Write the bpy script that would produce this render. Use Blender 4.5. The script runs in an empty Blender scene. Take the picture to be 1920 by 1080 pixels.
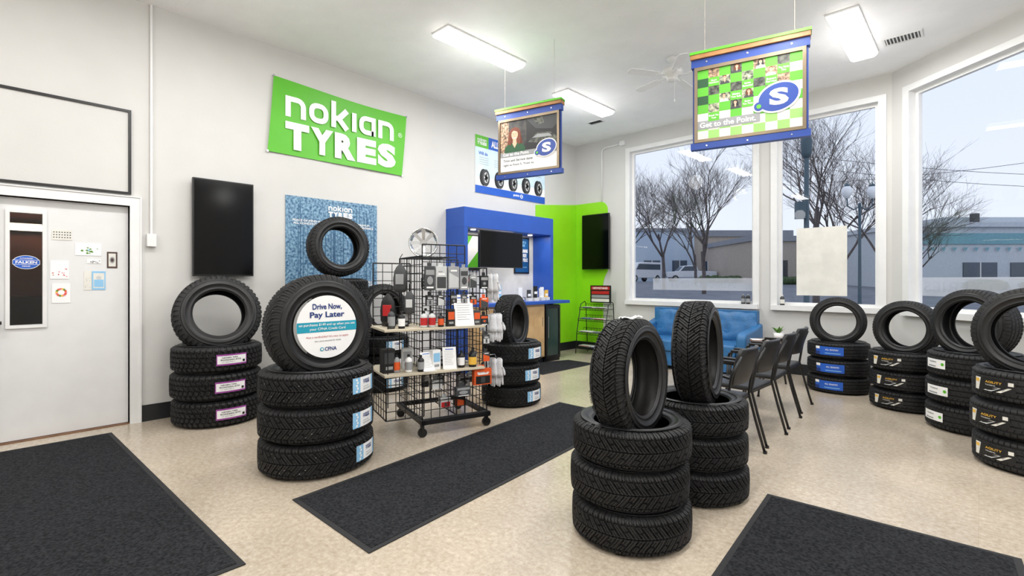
import bpy, math, random
from mathutils import Vector, Matrix, Euler
random.seed(11)
COL = bpy.context.scene.collection
pi = math.pi
def rad(a): return a*pi/180.0

# ------------------------------------------------------------------ materials
def lin(c):
    o=[]
    for v in c:
        v=v/255.0
        o.append(v/12.92 if v<=0.04045 else ((v+0.055)/1.055)**2.4)
    return o
MATS={}
def mat(name,rgb,rough=0.5,metal=0.0,var=0.06,vscale=6.0,bump=0.0,bscale=60.0,emit=0.0,rgb2=None,spec=0.5,coat=0.0,trans=0.0,detail=3.0):
    if name in MATS: return MATS[name]
    m=bpy.data.materials.new(name); m.use_nodes=True
    nt=m.node_tree; b=nt.nodes["Principled BSDF"]
    c=lin(rgb)
    tc=nt.nodes.new("ShaderNodeTexCoord")
    nz=nt.nodes.new("ShaderNodeTexNoise"); nz.inputs["Scale"].default_value=vscale; nz.inputs["Detail"].default_value=detail
    nt.links.new(tc.outputs["Object"],nz.inputs["Vector"])
    mx=nt.nodes.new("ShaderNodeMix"); mx.data_type='RGBA'
    if rgb2 is None:
        c1=[max(0,x*(1-var)) for x in c]; c2=[min(1,x*(1+var)) for x in c]
    else:
        c1=c; c2=lin(rgb2)
    mx.inputs[6].default_value=(*c1,1); mx.inputs[7].default_value=(*c2,1)
    rp=nt.nodes.new("ShaderNodeMapRange"); rp.inputs["From Min"].default_value=0.35; rp.inputs["From Max"].default_value=0.65
    nt.links.new(nz.outputs["Fac"],rp.inputs["Value"]); nt.links.new(rp.outputs["Result"],mx.inputs[0])
    nt.links.new(mx.outputs[2],b.inputs["Base Color"])
    b.inputs["Roughness"].default_value=rough; b.inputs["Metallic"].default_value=metal
    b.inputs["Specular IOR Level"].default_value=spec
    if coat: b.inputs["Coat Weight"].default_value=coat
    if trans: b.inputs["Transmission Weight"].default_value=trans
    if emit>0:
        b.inputs["Emission Color"].default_value=(*c,1); b.inputs["Emission Strength"].default_value=emit
    if bump>0:
        n2=nt.nodes.new("ShaderNodeTexNoise"); n2.inputs["Scale"].default_value=bscale; n2.inputs["Detail"].default_value=4
        nt.links.new(tc.outputs["Object"],n2.inputs["Vector"])
        bp=nt.nodes.new("ShaderNodeBump"); bp.inputs["Strength"].default_value=bump; bp.inputs["Distance"].default_value=0.01
        nt.links.new(n2.outputs["Fac"],bp.inputs["Height"]); nt.links.new(bp.outputs["Normal"],b.inputs["Normal"])
    MATS[name]=m
    return m

WALL=mat("wall_paint",(207,206,203),0.75,var=0.02,vscale=2,bump=0.08,bscale=120)
CEIL=mat("ceiling_paint",(243,243,243),0.6,var=0.02,vscale=3,bump=0.35,bscale=45)
TRIM=mat("white_trim_paint",(228,228,227),0.4,var=0.02)
DOORP=mat("door_paint",(222,222,222),0.45,var=0.02)
BLACKB=mat("black_vinyl_base",(26,28,32),0.45)
RUB=mat("tire_rubber",(27,27,28),0.6,var=0.25,vscale=9,bump=0.1,bscale=200,spec=0.4)
RUB2=mat("tire_sidewall_rubber",(28,28,29),0.45,var=0.15,vscale=12,spec=0.42)
STUD=mat("stud_metal",(190,190,190),0.3,metal=0.9)
MATC=mat("mat_carpet",(50,51,54),0.95,var=0.5,vscale=70,bump=1.0,bscale=350,spec=0.1,detail=6)
MATE=mat("mat_rubber_edge",(30,30,32),0.8)
BLKM=mat("black_metal",(18,18,19),0.38,var=0.1)
BLKP=mat("black_plastic",(14,14,15),0.35,var=0.1)
SCREEN=mat("screen_glass",(5,5,6),0.12,var=0.05,spec=0.2)
CHROME=mat("polished_alloy",(215,217,220),0.18,metal=1.0,var=0.03)
GREEN=mat("lime_green",(90,182,40),0.45,var=0.02)
GREENW=mat("lime_green_wall",(146,220,30),0.35,var=0.02)
BLUE=mat("royal_blue",(27,66,152),0.4,var=0.04)
KBLUE=mat("cobalt_blue_panel",(34,80,170),0.4,var=0.04)
NAVY=mat("navy",(20,52,120),0.4)
WHITE=mat("white_print",(240,240,240),0.5,var=0.01)
OFFW=mat("off_white",(222,220,212),0.55)
GREY=mat("grey_print",(150,152,154),0.5)
LGREY=mat("light_grey_print",(198,200,200),0.5)
DGREY=mat("dark_grey",(60,62,64),0.5)
TEAL=mat("teal_print",(20,150,176),0.5)
RED=mat("red_print",(180,34,36),0.45)
PINK=mat("pink_print",(226,120,140),0.5)
ORANGE=mat("orange_print",(218,88,36),0.45)
YEL=mat("amber_print",(236,186,70),0.45)
PURPLE=mat("purple_print",(150,70,150),0.45)
LBLUE=mat("light_blue_print",(140,192,228),0.45)
MBLUE=mat("mid_blue_print",(30,90,190),0.45)
BLACK=mat("black_print",(16,16,18),0.5)
WOOD=mat("light_wood",(206,172,124),0.45,rgb2=(186,150,104),vscale=5)
SLAT=mat("oak_slat",(178,128,76),0.45,rgb2=(150,102,58),vscale=8)
SHELF=mat("beige_laminate",(200,190,168),0.5)
BRONZE=mat("bronze_frame",(126,112,92),0.35,metal=0.6)
BLUEV=mat("blue_vinyl",(46,106,158),0.42,var=0.12,vscale=14,bump=0.3,bscale=50)
SEATV=mat("black_vinyl",(24,25,28),0.4,var=0.1)
FIX=mat("fixture_diffuser",(255,252,248),0.5,emit=3.0,var=0.0)
FIXM=mat("fixture_housing",(235,235,235),0.5)
SKIN=mat("skin_print",(226,176,146),0.6)
SKIN2=mat("skin_shade_print",(206,146,118),0.6)
HAIR=mat("auburn_print",(112,52,28),0.6)
BAG=mat("white_plastic_film",(226,228,232),0.35,var=0.04,vscale=20,bump=0.5,bscale=30)
DWOOD=mat("brown_wood",(130,92,62),0.4,rgb2=(100,66,42))
LEAF=mat("leaf_green",(92,140,50),0.5)
PGREEN=mat("pale_green_print",(150,206,110),0.5)
DKLEAF=mat("dark_green_print",(28,78,44),0.5)
FOREST=mat("forest_print",(38,84,124),0.5,rgb2=(140,178,202),vscale=36,detail=12)
PHOTO1=mat("photo_print_dark",(34,38,36),0.5,rgb2=(110,112,100),vscale=30)
PHOTO2=mat("photo_print_mixed",(50,66,50),0.5,rgb2=(190,190,164),vscale=40)
PHOTO3=mat("photo_print_warm",(70,54,40),0.5,rgb2=(206,170,140),vscale=40)
CABLE=mat("cable_grey",(170,160,150),0.5)
BROWN=mat("dark_brown_card",(72,50,42),0.5)

def floor_mat():
    m=bpy.data.materials.new("vinyl_tile"); m.use_nodes=True; nt=m.node_tree; b=nt.nodes["Principled BSDF"]
    N=nt.nodes.new; L=nt.links.new
    tc=N("ShaderNodeTexCoord")
    n1=N("ShaderNodeTexNoise"); n1.inputs["Scale"].default_value=34; n1.inputs["Detail"].default_value=9; n1.inputs["Roughness"].default_value=0.8
    n2=N("ShaderNodeTexNoise"); n2.inputs["Scale"].default_value=1.6; n2.inputs["Detail"].default_value=5
    L(tc.outputs["Object"],n1.inputs["Vector"]); L(tc.outputs["Object"],n2.inputs["Vector"])
    cr=N("ShaderNodeValToRGB")
    e=cr.color_ramp.elements
    e[0].position=0.32; e[0].color=(*lin((162,147,128)),1); e[1].position=0.68; e[1].color=(*lin((207,195,178)),1)
    L(n1.outputs["Fac"],cr.inputs["Fac"])
    br=N("ShaderNodeTexBrick"); br.inputs["Scale"].default_value=1.0; br.offset=0.0
    br.inputs["Brick Width"].default_value=0.305; br.inputs["Row Height"].default_value=0.305
    br.inputs["Mortar Size"].default_value=0.0010; br.inputs["Mortar Smooth"].default_value=0.3
    br.inputs["Color1"].default_value=(1,1,1,1); br.inputs["Color2"].default_value=(0.95,0.95,0.94,1); br.inputs["Mortar"].default_value=(0.82,0.8,0.78,1)
    L(tc.outputs["Object"],br.inputs["Vector"])
    mx=N("ShaderNodeMix"); mx.data_type='RGBA'; mx.blend_type='MULTIPLY'; mx.inputs[0].default_value=1.0
    L(cr.outputs["Color"],mx.inputs[6]); L(br.outputs["Color"],mx.inputs[7])
    mr=N("ShaderNodeMapRange"); mr.inputs["From Min"].default_value=0.3; mr.inputs["From Max"].default_value=0.7; mr.inputs["To Min"].default_value=0.88; mr.inputs["To Max"].default_value=1.06
    L(n2.outputs["Fac"],mr.inputs["Value"])
    mx2=N("ShaderNodeMix"); mx2.data_type='RGBA'; mx2.blend_type='MULTIPLY'; mx2.inputs[0].default_value=1.0
    L(mx.outputs[2],mx2.inputs[6]); L(mr.outputs["Result"],mx2.inputs[7])
    L(mx2.outputs[2],b.inputs["Base Color"])
    r2=N("ShaderNodeMapRange"); r2.inputs["To Min"].default_value=0.14; r2.inputs["To Max"].default_value=0.34
    L(n2.outputs["Fac"],r2.inputs["Value"]); L(r2.outputs["Result"],b.inputs["Roughness"])
    b.inputs["Specular IOR Level"].default_value=0.65
    return m
FLOORM=floor_mat()
def glass_mat(name,refl,mx_refl):
    m=bpy.data.materials.new(name); m.use_nodes=True; nt=m.node_tree
    for n in list(nt.nodes):
        if n.type!='OUTPUT_MATERIAL': nt.nodes.remove(n)
    out=[n for n in nt.nodes if n.type=='OUTPUT_MATERIAL'][0]
    t=nt.nodes.new("ShaderNodeBsdfTransparent"); t.inputs[0].default_value=(0.98,0.99,1,1)
    g=nt.nodes.new("ShaderNodeBsdfGlossy"); g.inputs["Roughness"].default_value=0.0
    lw=nt.nodes.new("ShaderNodeLayerWeight"); lw.inputs["Blend"].default_value=0.2
    mr=nt.nodes.new("ShaderNodeMapRange"); mr.inputs["To Min"].default_value=refl; mr.inputs["To Max"].default_value=mx_refl
    nt.links.new(lw.outputs["Fresnel"],mr.inputs["Value"])
    mx=nt.nodes.new("ShaderNodeMixShader")
    nt.links.new(mr.outputs["Result"],mx.inputs[0]); nt.links.new(t.outputs[0],mx.inputs[1]); nt.links.new(g.outputs[0],mx.inputs[2])
    nt.links.new(mx.outputs[0],out.inputs[0])
    return m
GLASS=glass_mat("window_glass",0.02,0.18)
LITEG=glass_mat("door_lite_glass",0.04,0.3)
def film_mat(name,a,col):
    m=bpy.data.materials.new(name); m.use_nodes=True; nt=m.node_tree
    for n in list(nt.nodes):
        if n.type!='OUTPUT_MATERIAL': nt.nodes.remove(n)
    out=[n for n in nt.nodes if n.type=='OUTPUT_MATERIAL'][0]
    t=nt.nodes.new("ShaderNodeBsdfTransparent"); g=nt.nodes.new("ShaderNodeBsdfDiffuse"); g.inputs[0].default_value=(*col,1)
    tl=nt.nodes.new("ShaderNodeBsdfTranslucent"); tl.inputs[0].default_value=(*col,1); m2=nt.nodes.new("ShaderNodeMixShader"); nt.links.new(g.outputs[0],m2.inputs[1]); nt.links.new(tl.outputs[0],m2.inputs[2])
    mx=nt.nodes.new("ShaderNodeMixShader"); mx.inputs[0].default_value=a
    nt.links.new(t.outputs[0],mx.inputs[1]); nt.links.new(m2.outputs[0],mx.inputs[2]); nt.links.new(mx.outputs[0],out.inputs[0]); return m
BAND=film_mat("frosted_band",0.5,(.85,.86,.88)); LETF=film_mat("frosted_lettering",0.25,(.5,.53,.58))

# ------------------------------------------------------------------ mesh builder
_tc={}
def text_data(s,thick):
    k=(s,thick)
    if k in _tc: return _tc[k]
    cu=bpy.data.curves.new("tmp_text","FONT"); cu.body=s; cu.size=1.0; cu.offset=thick; cu.resolution_u=3
    cu.fill_mode='FRONT'
    if '\n' in s: cu.align_x='CENTER'
    o=bpy.data.objects.new("tmp_text",cu); COL.objects.link(o)
    bpy.context.view_layer.update()
    dg=bpy.context.evaluated_depsgraph_get()
    me=bpy.data.meshes.new_from_object(o.evaluated_get(dg))
    vs=[(v.co.x,v.co.y) for v in me.vertices]; fs=[tuple(p.vertices) for p in me.polygons]
    if me.polygons and me.polygons[0].normal.z<0: fs=[tuple(reversed(f)) for f in fs]
    bpy.data.objects.remove(o); bpy.data.curves.remove(cu); bpy.data.meshes.remove(me)
    _tc[k]=(vs,fs); return vs,fs
def plane(o,ang,step=0.0015):
    a=rad(ang); U=Vector((math.cos(a),math.sin(a),0)); N=Vector((math.sin(a),-math.cos(a),0)); O=Vector(o)
    return lambda u,v,l: O+U*u+Vector((0,0,1))*v+N*(l*step)
def mplane(M,step=0.0015):
    return lambda u,v,l: M@Vector((u,v,l*step))
def cylmap(R,z0,a0):
    return lambda u,v,l: Vector(((R+l*0.0012)*math.cos(a0+u/R),(R+l*0.0012)*math.sin(a0+u/R),z0+v))
class MB:
    def __init__(s): s.v=[];s.f=[];s.m=[];s.s=[];s.mats=[]
    def mi(s,m):
        if m not in s.mats: s.mats.append(m)
        return s.mats.index(m)
    def add(s,vs,fs,m,smooth=False,M=None):
        o=len(s.v); k=s.mi(m)
        for p in vs:
            p=Vector(p)
            s.v.append(tuple(M@p) if M is not None else tuple(p))
        for f in fs:
            s.f.append(tuple(i+o for i in f)); s.m.append(k); s.s.append(smooth)
    def box(s,lo,hi,m,M=None):
        x0,y0,z0=lo;x1,y1,z1=hi
        s.add([(x0,y0,z0),(x1,y0,z0),(x1,y1,z0),(x0,y1,z0),(x0,y0,z1),(x1,y0,z1),(x1,y1,z1),(x0,y1,z1)],
              [(0,3,2,1),(4,5,6,7),(0,1,5,4),(1,2,6,5),(2,3,7,6),(3,0,4,7)],m,M=M)
    def cyl(s,a,b,ra,rb,m,n=12,cap=True,smooth=True,M=None):
        a=Vector(a);b=Vector(b);d=(b-a)
        if d.length<1e-7: return
        d.normalize(); x=d.orthogonal().normalized(); y=d.cross(x)
        vs=[];fs=[]
        for i in range(n):
            t=2*pi*i/n; r=x*math.cos(t)+y*math.sin(t)
            vs.append(a+r*ra); vs.append(b+r*rb)
        for i in range(n):
            j=(i+1)%n; fs.append((2*i,2*j,2*j+1,2*i+1))
        s.add(vs,fs,m,smooth,M)
        if cap:
            s.add([vs[2*i] for i in range(n)],[tuple(reversed(range(n)))],m,False,M)
            s.add([vs[2*i+1] for i in range(n)],[tuple(range(n))],m,False,M)
    def tube(s,pts,r,m,n=8,M=None):
        pts=[Vector(p) for p in pts]; rings=[]; prev=None
        for i,p in enumerate(pts):
            if i==0: d=pts[1]-p
            elif i==len(pts)-1: d=p-pts[i-1]
            else: d=(pts[i+1]-p).normalized()+(p-pts[i-1]).normalized()
            d.normalize()
            if prev is None: x=d.orthogonal().normalized()
            else:
                x=prev-d*prev.dot(d)
                x.normalize()
            prev=x; y=d.cross(x)
            rings.append([p+(x*math.cos(2*pi*k/n)+y*math.sin(2*pi*k/n))*r for k in range(n)])
        vs=[q for g in rings for q in g]; fs=[]
        for i in range(len(rings)-1):
            for k in range(n):
                a=i*n+k;b=i*n+(k+1)%n; fs.append((a,b,b+n,a+n))
        fs.append(tuple(reversed(range(n)))); fs.append(tuple(range(len(vs)-n,len(vs))))
        s.add(vs,fs,m,True,M)
    def lathe(s,prof,m,n=32,M=None,closed=False,smooth=True):
        vs=[];fs=[];P=len(prof)
        for i in range(n):
            t=2*pi*i/n
            for r,z in prof: vs.append((r*math.cos(t),r*math.sin(t),z))
        for i in range(n):
            j=(i+1)%n
            for k in range(P if closed else P-1):
                k2=(k+1)%P
                fs.append((i*P+k,j*P+k,j*P+k2,i*P+k2))
        s.add(vs,fs,m,smooth,M)
    def prism(s,pts,y0,y1,m,M=None,smooth=False):
        n=len(pts); vs=[(x,y0,z) for x,z in pts]+[(x,y1,z) for x,z in pts]
        fs=[tuple(range(n)),tuple(reversed(range(n,2*n)))]+[(i,i+n,(i+1)%n+n,(i+1)%n) for i in range(n)]
        s.add(vs,fs,m,smooth,M)
    def poly2(s,pts,m,mp,l=1):
        s.add([mp(u,v,l) for u,v in pts],[tuple(range(len(pts)))],m)
    def rect2(s,u0,v0,u1,v1,m,mp,l=1,seg=1):
        for i in range(seg):
            a=u0+(u1-u0)*i/seg;b=u0+(u1-u0)*(i+1)/seg
            s.add([mp(a,v0,l),mp(b,v0,l),mp(b,v1,l),mp(a,v1,l)],[(0,1,2,3)],m)
    def disc2(s,u,v,ru,rv,m,mp,l=1,n=36,tilt=0):
        ct,st=math.cos(tilt),math.sin(tilt)
        P=[(ru*math.cos(2*pi*i/n),rv*math.sin(2*pi*i/n)) for i in range(n)]
        s.add([mp(u+x*ct-y*st,v+x*st+y*ct,l) for x,y in P],[tuple(range(n))],m)
    def text(s,t,u,v,w,h,m,mp,l=3,thick=0.02,mirror=False):
        vs,fs=text_data(t,thick)
        if not vs: return
        x0=min(p[0] for p in vs);x1=max(p[0] for p in vs);y0=min(p[1] for p in vs);y1=max(p[1] for p in vs)
        sx=w/(x1-x0); sy=h/(y1-y0); cx=(x0+x1)/2; cy=(y0+y1)/2
        if mirror: sx=-sx
        s.add([mp(u+(x-cx)*sx,v+(y-cy)*sy,l) for x,y in vs],fs,m)
    def ribbon(s,pts,w,m,mp,l,closed=False):
        n=len(pts); L=[];R=[]
        for i in range(n):
            p=Vector(pts[i])
            a=Vector(pts[i-1]) if (i>0 or closed) else None
            b=Vector(pts[(i+1)%n]) if (i<n-1 or closed) else None
            d1=(p-a).normalized() if a is not None else (b-p).normalized()
            d2=(b-p).normalized() if b is not None else d1
            t=(d1+d2).normalized(); nn=Vector((-t.y,t.x)); k=w/2/max(.4,nn.dot(Vector((-d1.y,d1.x))))
            L.append(p+nn*k); R.append(p-nn*k)
        for i in range(n if closed else n-1):
            j=(i+1)%n
            s.add([mp(q.x,q.y,l) for q in (R[i],R[j],L[j],L[i])],[(0,1,2,3)],m)
    def nokian(s,u,v,w,h,m,mp,l):
        # wide squared custom lettering; w x h is the bounding box of both lines, centred on u,v
        cap=h*.46; xh=cap*.74; st=min(cap*.21,w*.155*.27)
        LW=w*.162; gap=w*.0255; x=u-w/2; y0=v+h*.04
        def arc(cx,cy,r,a0,a1): return [(cx+r*math.cos(rad(a0+(a1-a0)*i/6)),cy+r*math.sin(rad(a0+(a1-a0)*i/6))) for i in range(7)]
        h2=st/2
        for ch in "nokian":
            if ch=='i':
                s.ribbon([(x+h2,y0),(x+h2,y0+xh)],st,m,mp,l); x+=st+gap; continue
            a=x+h2;b=x+LW-h2;t=y0+xh-h2;bo=y0+h2
            r=min((b-a)*.40,(t-bo)*.40)
            if ch=='n': s.ribbon([(a,y0),(a,t),(a+.3*(b-a),t)]+arc(b-r,t-r,r,90,0)+[(b,y0)],st,m,mp,l)
            elif ch=='o': s.ribbon(arc(b-r,t-r,r,90,0)+arc(b-r,bo+r,r,0,-90)+arc(a+r,bo+r,r,-90,-180)+arc(a+r,t-r,r,180,90),st,m,mp,l,closed=True)
            elif ch=='a':
                s.ribbon([(b,y0),(b,t),((a+b)/2,t)]+arc(a+r,t-r,r,90,180)+arc(a+r,bo+r,r,180,270)+[(b,bo)],st,m,mp,l)
            elif ch=='k':
                s.ribbon([(a,y0),(a,y0+cap)],st,m,mp,l); mid=y0+xh/2
                s.ribbon([(b,y0+xh),(a+LW*.28,mid)],st*1.1,m,mp,l+.2); s.ribbon([(a+LW*.28,mid),(b,y0)],st*1.1,m,mp,l+.3); s.ribbon([(a,mid),(a+LW*.36,mid)],st,m,mp,l+.1)
            x+=LW+gap
        cw=w*.188; x=u-w/2
        for ch in "TYRES":
            s.text(ch,x+cw/2,v-h*.265,cw,h*.45,m,mp,l,.065)
            x+=cw+w*.015
    def logo(s,u,v,r,mp,l=2):
        tl=rad(16)
        s.disc2(u-r*1.12,v-r*0.45,r*0.38,r*0.38,WHITE,mp,l); s.disc2(u,v,r*1.28,r*0.98,WHITE,mp,l+.1,tilt=tl)
        s.disc2(u,v,r*1.16,r*0.87,BLUE,mp,l+1,tilt=tl); s.disc2(u-r*1.12,v-r*0.45,r*0.29,r*0.29,BLUE,mp,l+1.1)
        s.disc2(u-r*1.12,v-r*0.45,r*0.14,r*0.14,GREEN,mp,l+2)
        s.text("S",u+r*0.04,v+r*.02,r*1.1,r*1.08,WHITE,mp,l+2,thick=0.045)
    def obj(s,name,parent=None,bevel=0,seg=2,loc=None,rotz=None,**props):
        me=bpy.data.meshes.new(name); me.from_pydata(s.v,[],s.f); me.update()
        for m in s.mats: me.materials.append(m)
        me.polygons.foreach_set("material_index",s.m); me.polygons.foreach_set("use_smooth",s.s)
        o=bpy.data.objects.new(name,me); COL.objects.link(o)
        if parent is not None: o.parent=parent
        if loc is not None: o.location=loc
        if rotz is not None: o.rotation_euler=(0,0,rad(rotz))
        if bevel>0:
            b=o.modifiers.new("bevel","BEVEL"); b.width=bevel; b.segments=seg; b.limit_method='ANGLE'
        for k,v in props.items(): o[k]=v
        return o
def thing(name,label,category,loc=(0,0,0),rotz=0,group=None,**kw):
    o=bpy.data.objects.new(name,None); o.empty_display_size=0.1; COL.objects.link(o)
    o.location=loc; o.rotation_euler=(0,0,rad(rotz))
    o["label"]=label; o["category"]=category
    if group: o["group"]=group
    for k,v in kw.items(): o[k]=v
    return o
def copy_thing(src,loc,rotz=None,label=None):
    n=src.copy(); COL.objects.link(n); n.location=loc
    if rotz is not None: n.rotation_euler=(0,0,rad(rotz))
    if label: n["label"]=label
    for ch in src.children:
        c=ch.copy(); COL.objects.link(c); c.parent=n; c.matrix_parent_inverse=ch.matrix_parent_inverse.copy()
        for g in ch.children:
            d=g.copy(); COL.objects.link(d); d.parent=c
    return n

# ------------------------------------------------------------------ room constants
XL=-5.76; YB=7.85; H=3.99
BX,BY=-0.80,7.85
DW=(0.755,-0.656)
EX,EY=BX+DW[0]*5.5,BY+DW[1]*5.5
XR=EX; YF=-3.2
ST=dict(kind="structure")
m=MB(); m.add([(XL-0.2,YF-0.2,0),(XR+0.2,YF-0.2,0),(XR+0.2,EY+0.2,0),(BX+0.15,BY+0.2,0),(XL-0.2,BY+0.2,0)],[(0,1,2,3,4)],FLOORM)
m.add([(XL-0.2,YF-0.2,-0.12),(XR+0.2,YF-0.2,-0.12),(XR+0.2,EY+0.2,-0.12),(BX+0.15,BY+0.2,-0.12),(XL-0.2,BY+0.2,-0.12)],[(4,3,2,1,0)],FLOORM)
m.obj("floor",**ST)
m=MB(); P=[(XL-0.2,YF-0.2),(XR+0.2,YF-0.2),(XR+0.2,EY+0.2),(BX+0.15,BY+0.2),(XL-0.2,BY+0.2)]
m.add([(x,y,H) for x,y in P],[(4,3,2,1,0)],CEIL); m.add([(x,y,H+0.15) for x,y in P],[(0,1,2,3,4)],CEIL)
m.obj("ceiling",**ST)
DY0,DY1,DZ=-0.06,0.83,2.045
m=MB(); m.box((XL-0.15,YF,0),(XL,DY0,H),WALL); m.box((XL-0.15,DY1,0),(XL,YB+0.15,H),WALL); m.box((XL-0.15,DY0,DZ),(XL,DY1,H),WALL)
m.obj("wall_left",**ST)
m=MB(); m.box((XL-0.15,YF-0.15,0),(XR+0.15,YF,H),WALL); m.obj("wall_front",**ST)
m=MB(); m.box((XR,YF,0),(XR+0.15,EY,H),WALL); m.obj("wall_right",**ST)
W1=(-4.57,-2.44); W2=(-2.15,-0.92); WZ=(0.97,3.68)
m=MB()
T=0.16
m.box((XL-0.15,YB,0),(BX+0.05,YB+T,WZ[0]),WALL); m.box((XL-0.15,YB,WZ[1]),(BX+0.05,YB+T,H),WALL)
for a,b in ((XL-0.15,W1[0]),(W1[1],W2[0]),(W2[1],BX+0.05)): m.box((a,YB,WZ[0]),(b,YB+T,WZ[1]),WALL)
m.obj("wall_back",**ST)
W3=(0.24,2.95)
M3=Matrix.Translation((BX,BY,0))@Matrix.Rotation(math.atan2(DW[1],DW[0]),4,'Z')
m=MB(); L3=5.5
m.box((0,0,0),(L3,T,WZ[0]),WALL,M3); m.box((0,0,WZ[1]),(L3,T,H),WALL,M3)
for a,b in ((0,W3[0]),(W3[1],3.2),(5.3,L3)): m.box((a,0,WZ[0]),(b,T,WZ[1]),WALL,M3)
m.obj("wall_angled",**ST)
def window(n,x0,x1,M):
    f=MB(); w=0.055
    z0,z1=WZ
    f.box((x0-w*1.2,-0.025,z0-w),(x0+0.02,T-0.02,z1+w),TRIM,M); f.box((x1-0.02,-0.025,z0-w),(x1+w*1.2,T-0.02,z1+w),TRIM,M)
    f.box((x0+.02,-0.024,z1-0.02),(x1-.02,T-0.02,z1+w-.001),TRIM,M); f.box((x0-w,-0.07,z0-w-.001),(x1+w,T-0.021,z0+0.015),TRIM,M)
    f.box((x0+0.02,0.07,z0+0.015),(x0+0.06,0.12,z1-0.02),TRIM,M); f.box((x1-0.06,0.07,z0+0.015),(x1-0.02,0.12,z1-0.02),TRIM,M)
    f.box((x0+0.06,0.07,z0+0.015),(x1-0.06,0.12,z0+0.055),TRIM,M); f.box((x0+0.06,0.07,z1-0.06),(x1-0.06,0.12,z1-0.02),TRIM,M)
    o=f.obj("window_%d"%n,**ST)
    g=MB(); g.add([M@Vector(q) for q in ((x0+.05,.093,z0+.05),(x1-.05,.093,z0+.05),(x1-.05,.093,z1-.05),(x0+.05,.093,z1-.05))],[(0,1,2,3)],GLASS); g.obj("window_pane",o)
    return o
MB0=Matrix.Translation((0,YB,0))
w1=window(1,W1[0],W1[1],MB0); w2=window(2,W2[0],W2[1],MB0); w3=window(3,W3[0],W3[1],M3); w4=window(4,3.2,5.3,M3)  # fourth window is out of view, added to let in more light
m=MB(); m.box((XL,DY1+0.09,0),(XL+0.012,4.58,0.155),BLACKB); m.box((XL,6.66,0),(XL+0.012,YB,0.155),BLACKB); m.obj("baseboard_left",**ST)
m=MB(); m.box((XL+0.012,YB-0.012,0),(BX,YB,0.155),BLACKB); m.obj("baseboard_back",**ST)
m=MB(); m.box((0,-0.012,0),(L3,0,0.155),BLACKB,M3); m.obj("baseboard_angled",**ST)
# ------------------------------------------------------------------ door with glazed lite, dim workshop beyond
a0,a1,z0,z1=0.02,0.268,0.945,1.94; t=.026
m=MB()
for lo,hi in (((DY0+.005,.012),(a0+t,DZ-.006)),((a1-t,.012),(DY1-.005,DZ-.006)),((a0+t,.012),(a1-t,z0+t)),((a0+t,z1-t),(a1-t,DZ-.006))): m.box((XL-0.09,lo[0],lo[1]),(XL-0.045,hi[0],hi[1]),DOORP)
d=m.obj("door_1",**ST)
m=MB()
for lo,hi in (((a0,z0),(a0+t,z1)),((a1-t,z0),(a1,z1)),((a0+t,z0),(a1-t,z0+t)),((a0+t,z1-t),(a1-t,z1))): m.box((XL-0.0449,lo[0],lo[1]),(XL-0.03,hi[0],hi[1]),TRIM)
m.obj("lite_frame",d)
m=MB(); m.add([(XL-.06,a0+t,z0+t),(XL-.06,a1-t,z0+t),(XL-.06,a1-t,z1-t),(XL-.06,a0+t,z1-t)],[(0,1,2,3)],LITEG); m.obj("lite_glass",d)
m=MB(); m.cyl((XL-0.045,-0.03,1.0),(XL+0.02,-0.03,1.0),0.012,0.012,BLKM); m.cyl((XL+0.02,-0.04,1.0),(XL+0.02,-0.0,1.0),0.014,0.014,BLKM); m.box((XL-0.045,-0.05,0.9),(XL-0.035,-0.015,1.1),BLKM); m.obj("door_handle",d)
m=MB(); mp=plane((XL-0.0585,0.144,1.5),90)
m.disc2(0,0,0.083,0.058,WHITE,mp,.4); m.disc2(0,0,0.079,0.054,MBLUE,mp,.8); m.rect2(-0.083,-0.02,0.083,0.02,WHITE,mp,1.2); m.rect2(-0.080,-0.017,0.080,0.017,MBLUE,mp,1.6)
m.text("FALKEN",0,0,0.13,0.022,WHITE,mp,2,0.03); m.text("AUTHORIZED",0,0.033,0.08,0.01,WHITE,mp,2); m.text("DEALER",0,-0.033,0.05,0.01,WHITE,mp,2)
m.obj("oval_decal",d,label="blue oval dealer decal")
m=MB()
m.box((XL-0.14,DY0-0.075,0),(XL+0.02,DY0,DZ+0.08),TRIM); m.box((XL-0.14,DY1,0),(XL+0.02,DY1+0.075,DZ+0.08),TRIM); m.box((XL-0.14,DY0,DZ),(XL+0.019,DY1,DZ+0.08),TRIM)
m.box((XL,DY1+0.075,0),(XL+0.028,DY1+0.087,DZ+0.09),TRIM); m.box((XL-0.14,DY0,0),(XL-0.0,DY1,0.008),DWOOD)
m.box((XL,DY0-0.07,DZ+0.08),(XL+0.028,DY1+0.075,DZ+0.09),TRIM)
m.obj("trim_1",**ST)
SHOPW=mat("workshop_wall",(150,84,58),.6,rgb2=(120,70,54),vscale=2); SHOPD=mat("workshop_dado",(44,48,66),.5)
xb,xf,ya,yb_,zt=XL-2.6,XL-.16,-.9,1.7,2.7
m=MB(); m.box((xb-.1,ya,0),(xb,yb_,zt),SHOPW); m.box((xb-.1,ya-.1,0),(xf,ya,zt),SHOPW); m.box((xb-.1,yb_,0),(xf,yb_+.1,zt),SHOPW); m.box((xb,ya,zt),(xf,yb_,zt+.1),SHOPW); m.box((xb,ya,-.1),(xf,yb_,0),SHOPD); m.box((xb,ya,0),(xb+.02,yb_,1.15),SHOPD); m.obj("wall_workshop",**ST)
q=thing("workshop_light","white fluorescent tube light in room beyond door","light",loc=(xb+.12,.25,1.98))
m=MB(); m.cyl((0,-.5,0),(0,.5,0),.03,.03,mat("tube_glow",(255,236,214),.5,emit=5.0,var=0),n=16); m.obj("tube",q)
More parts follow.
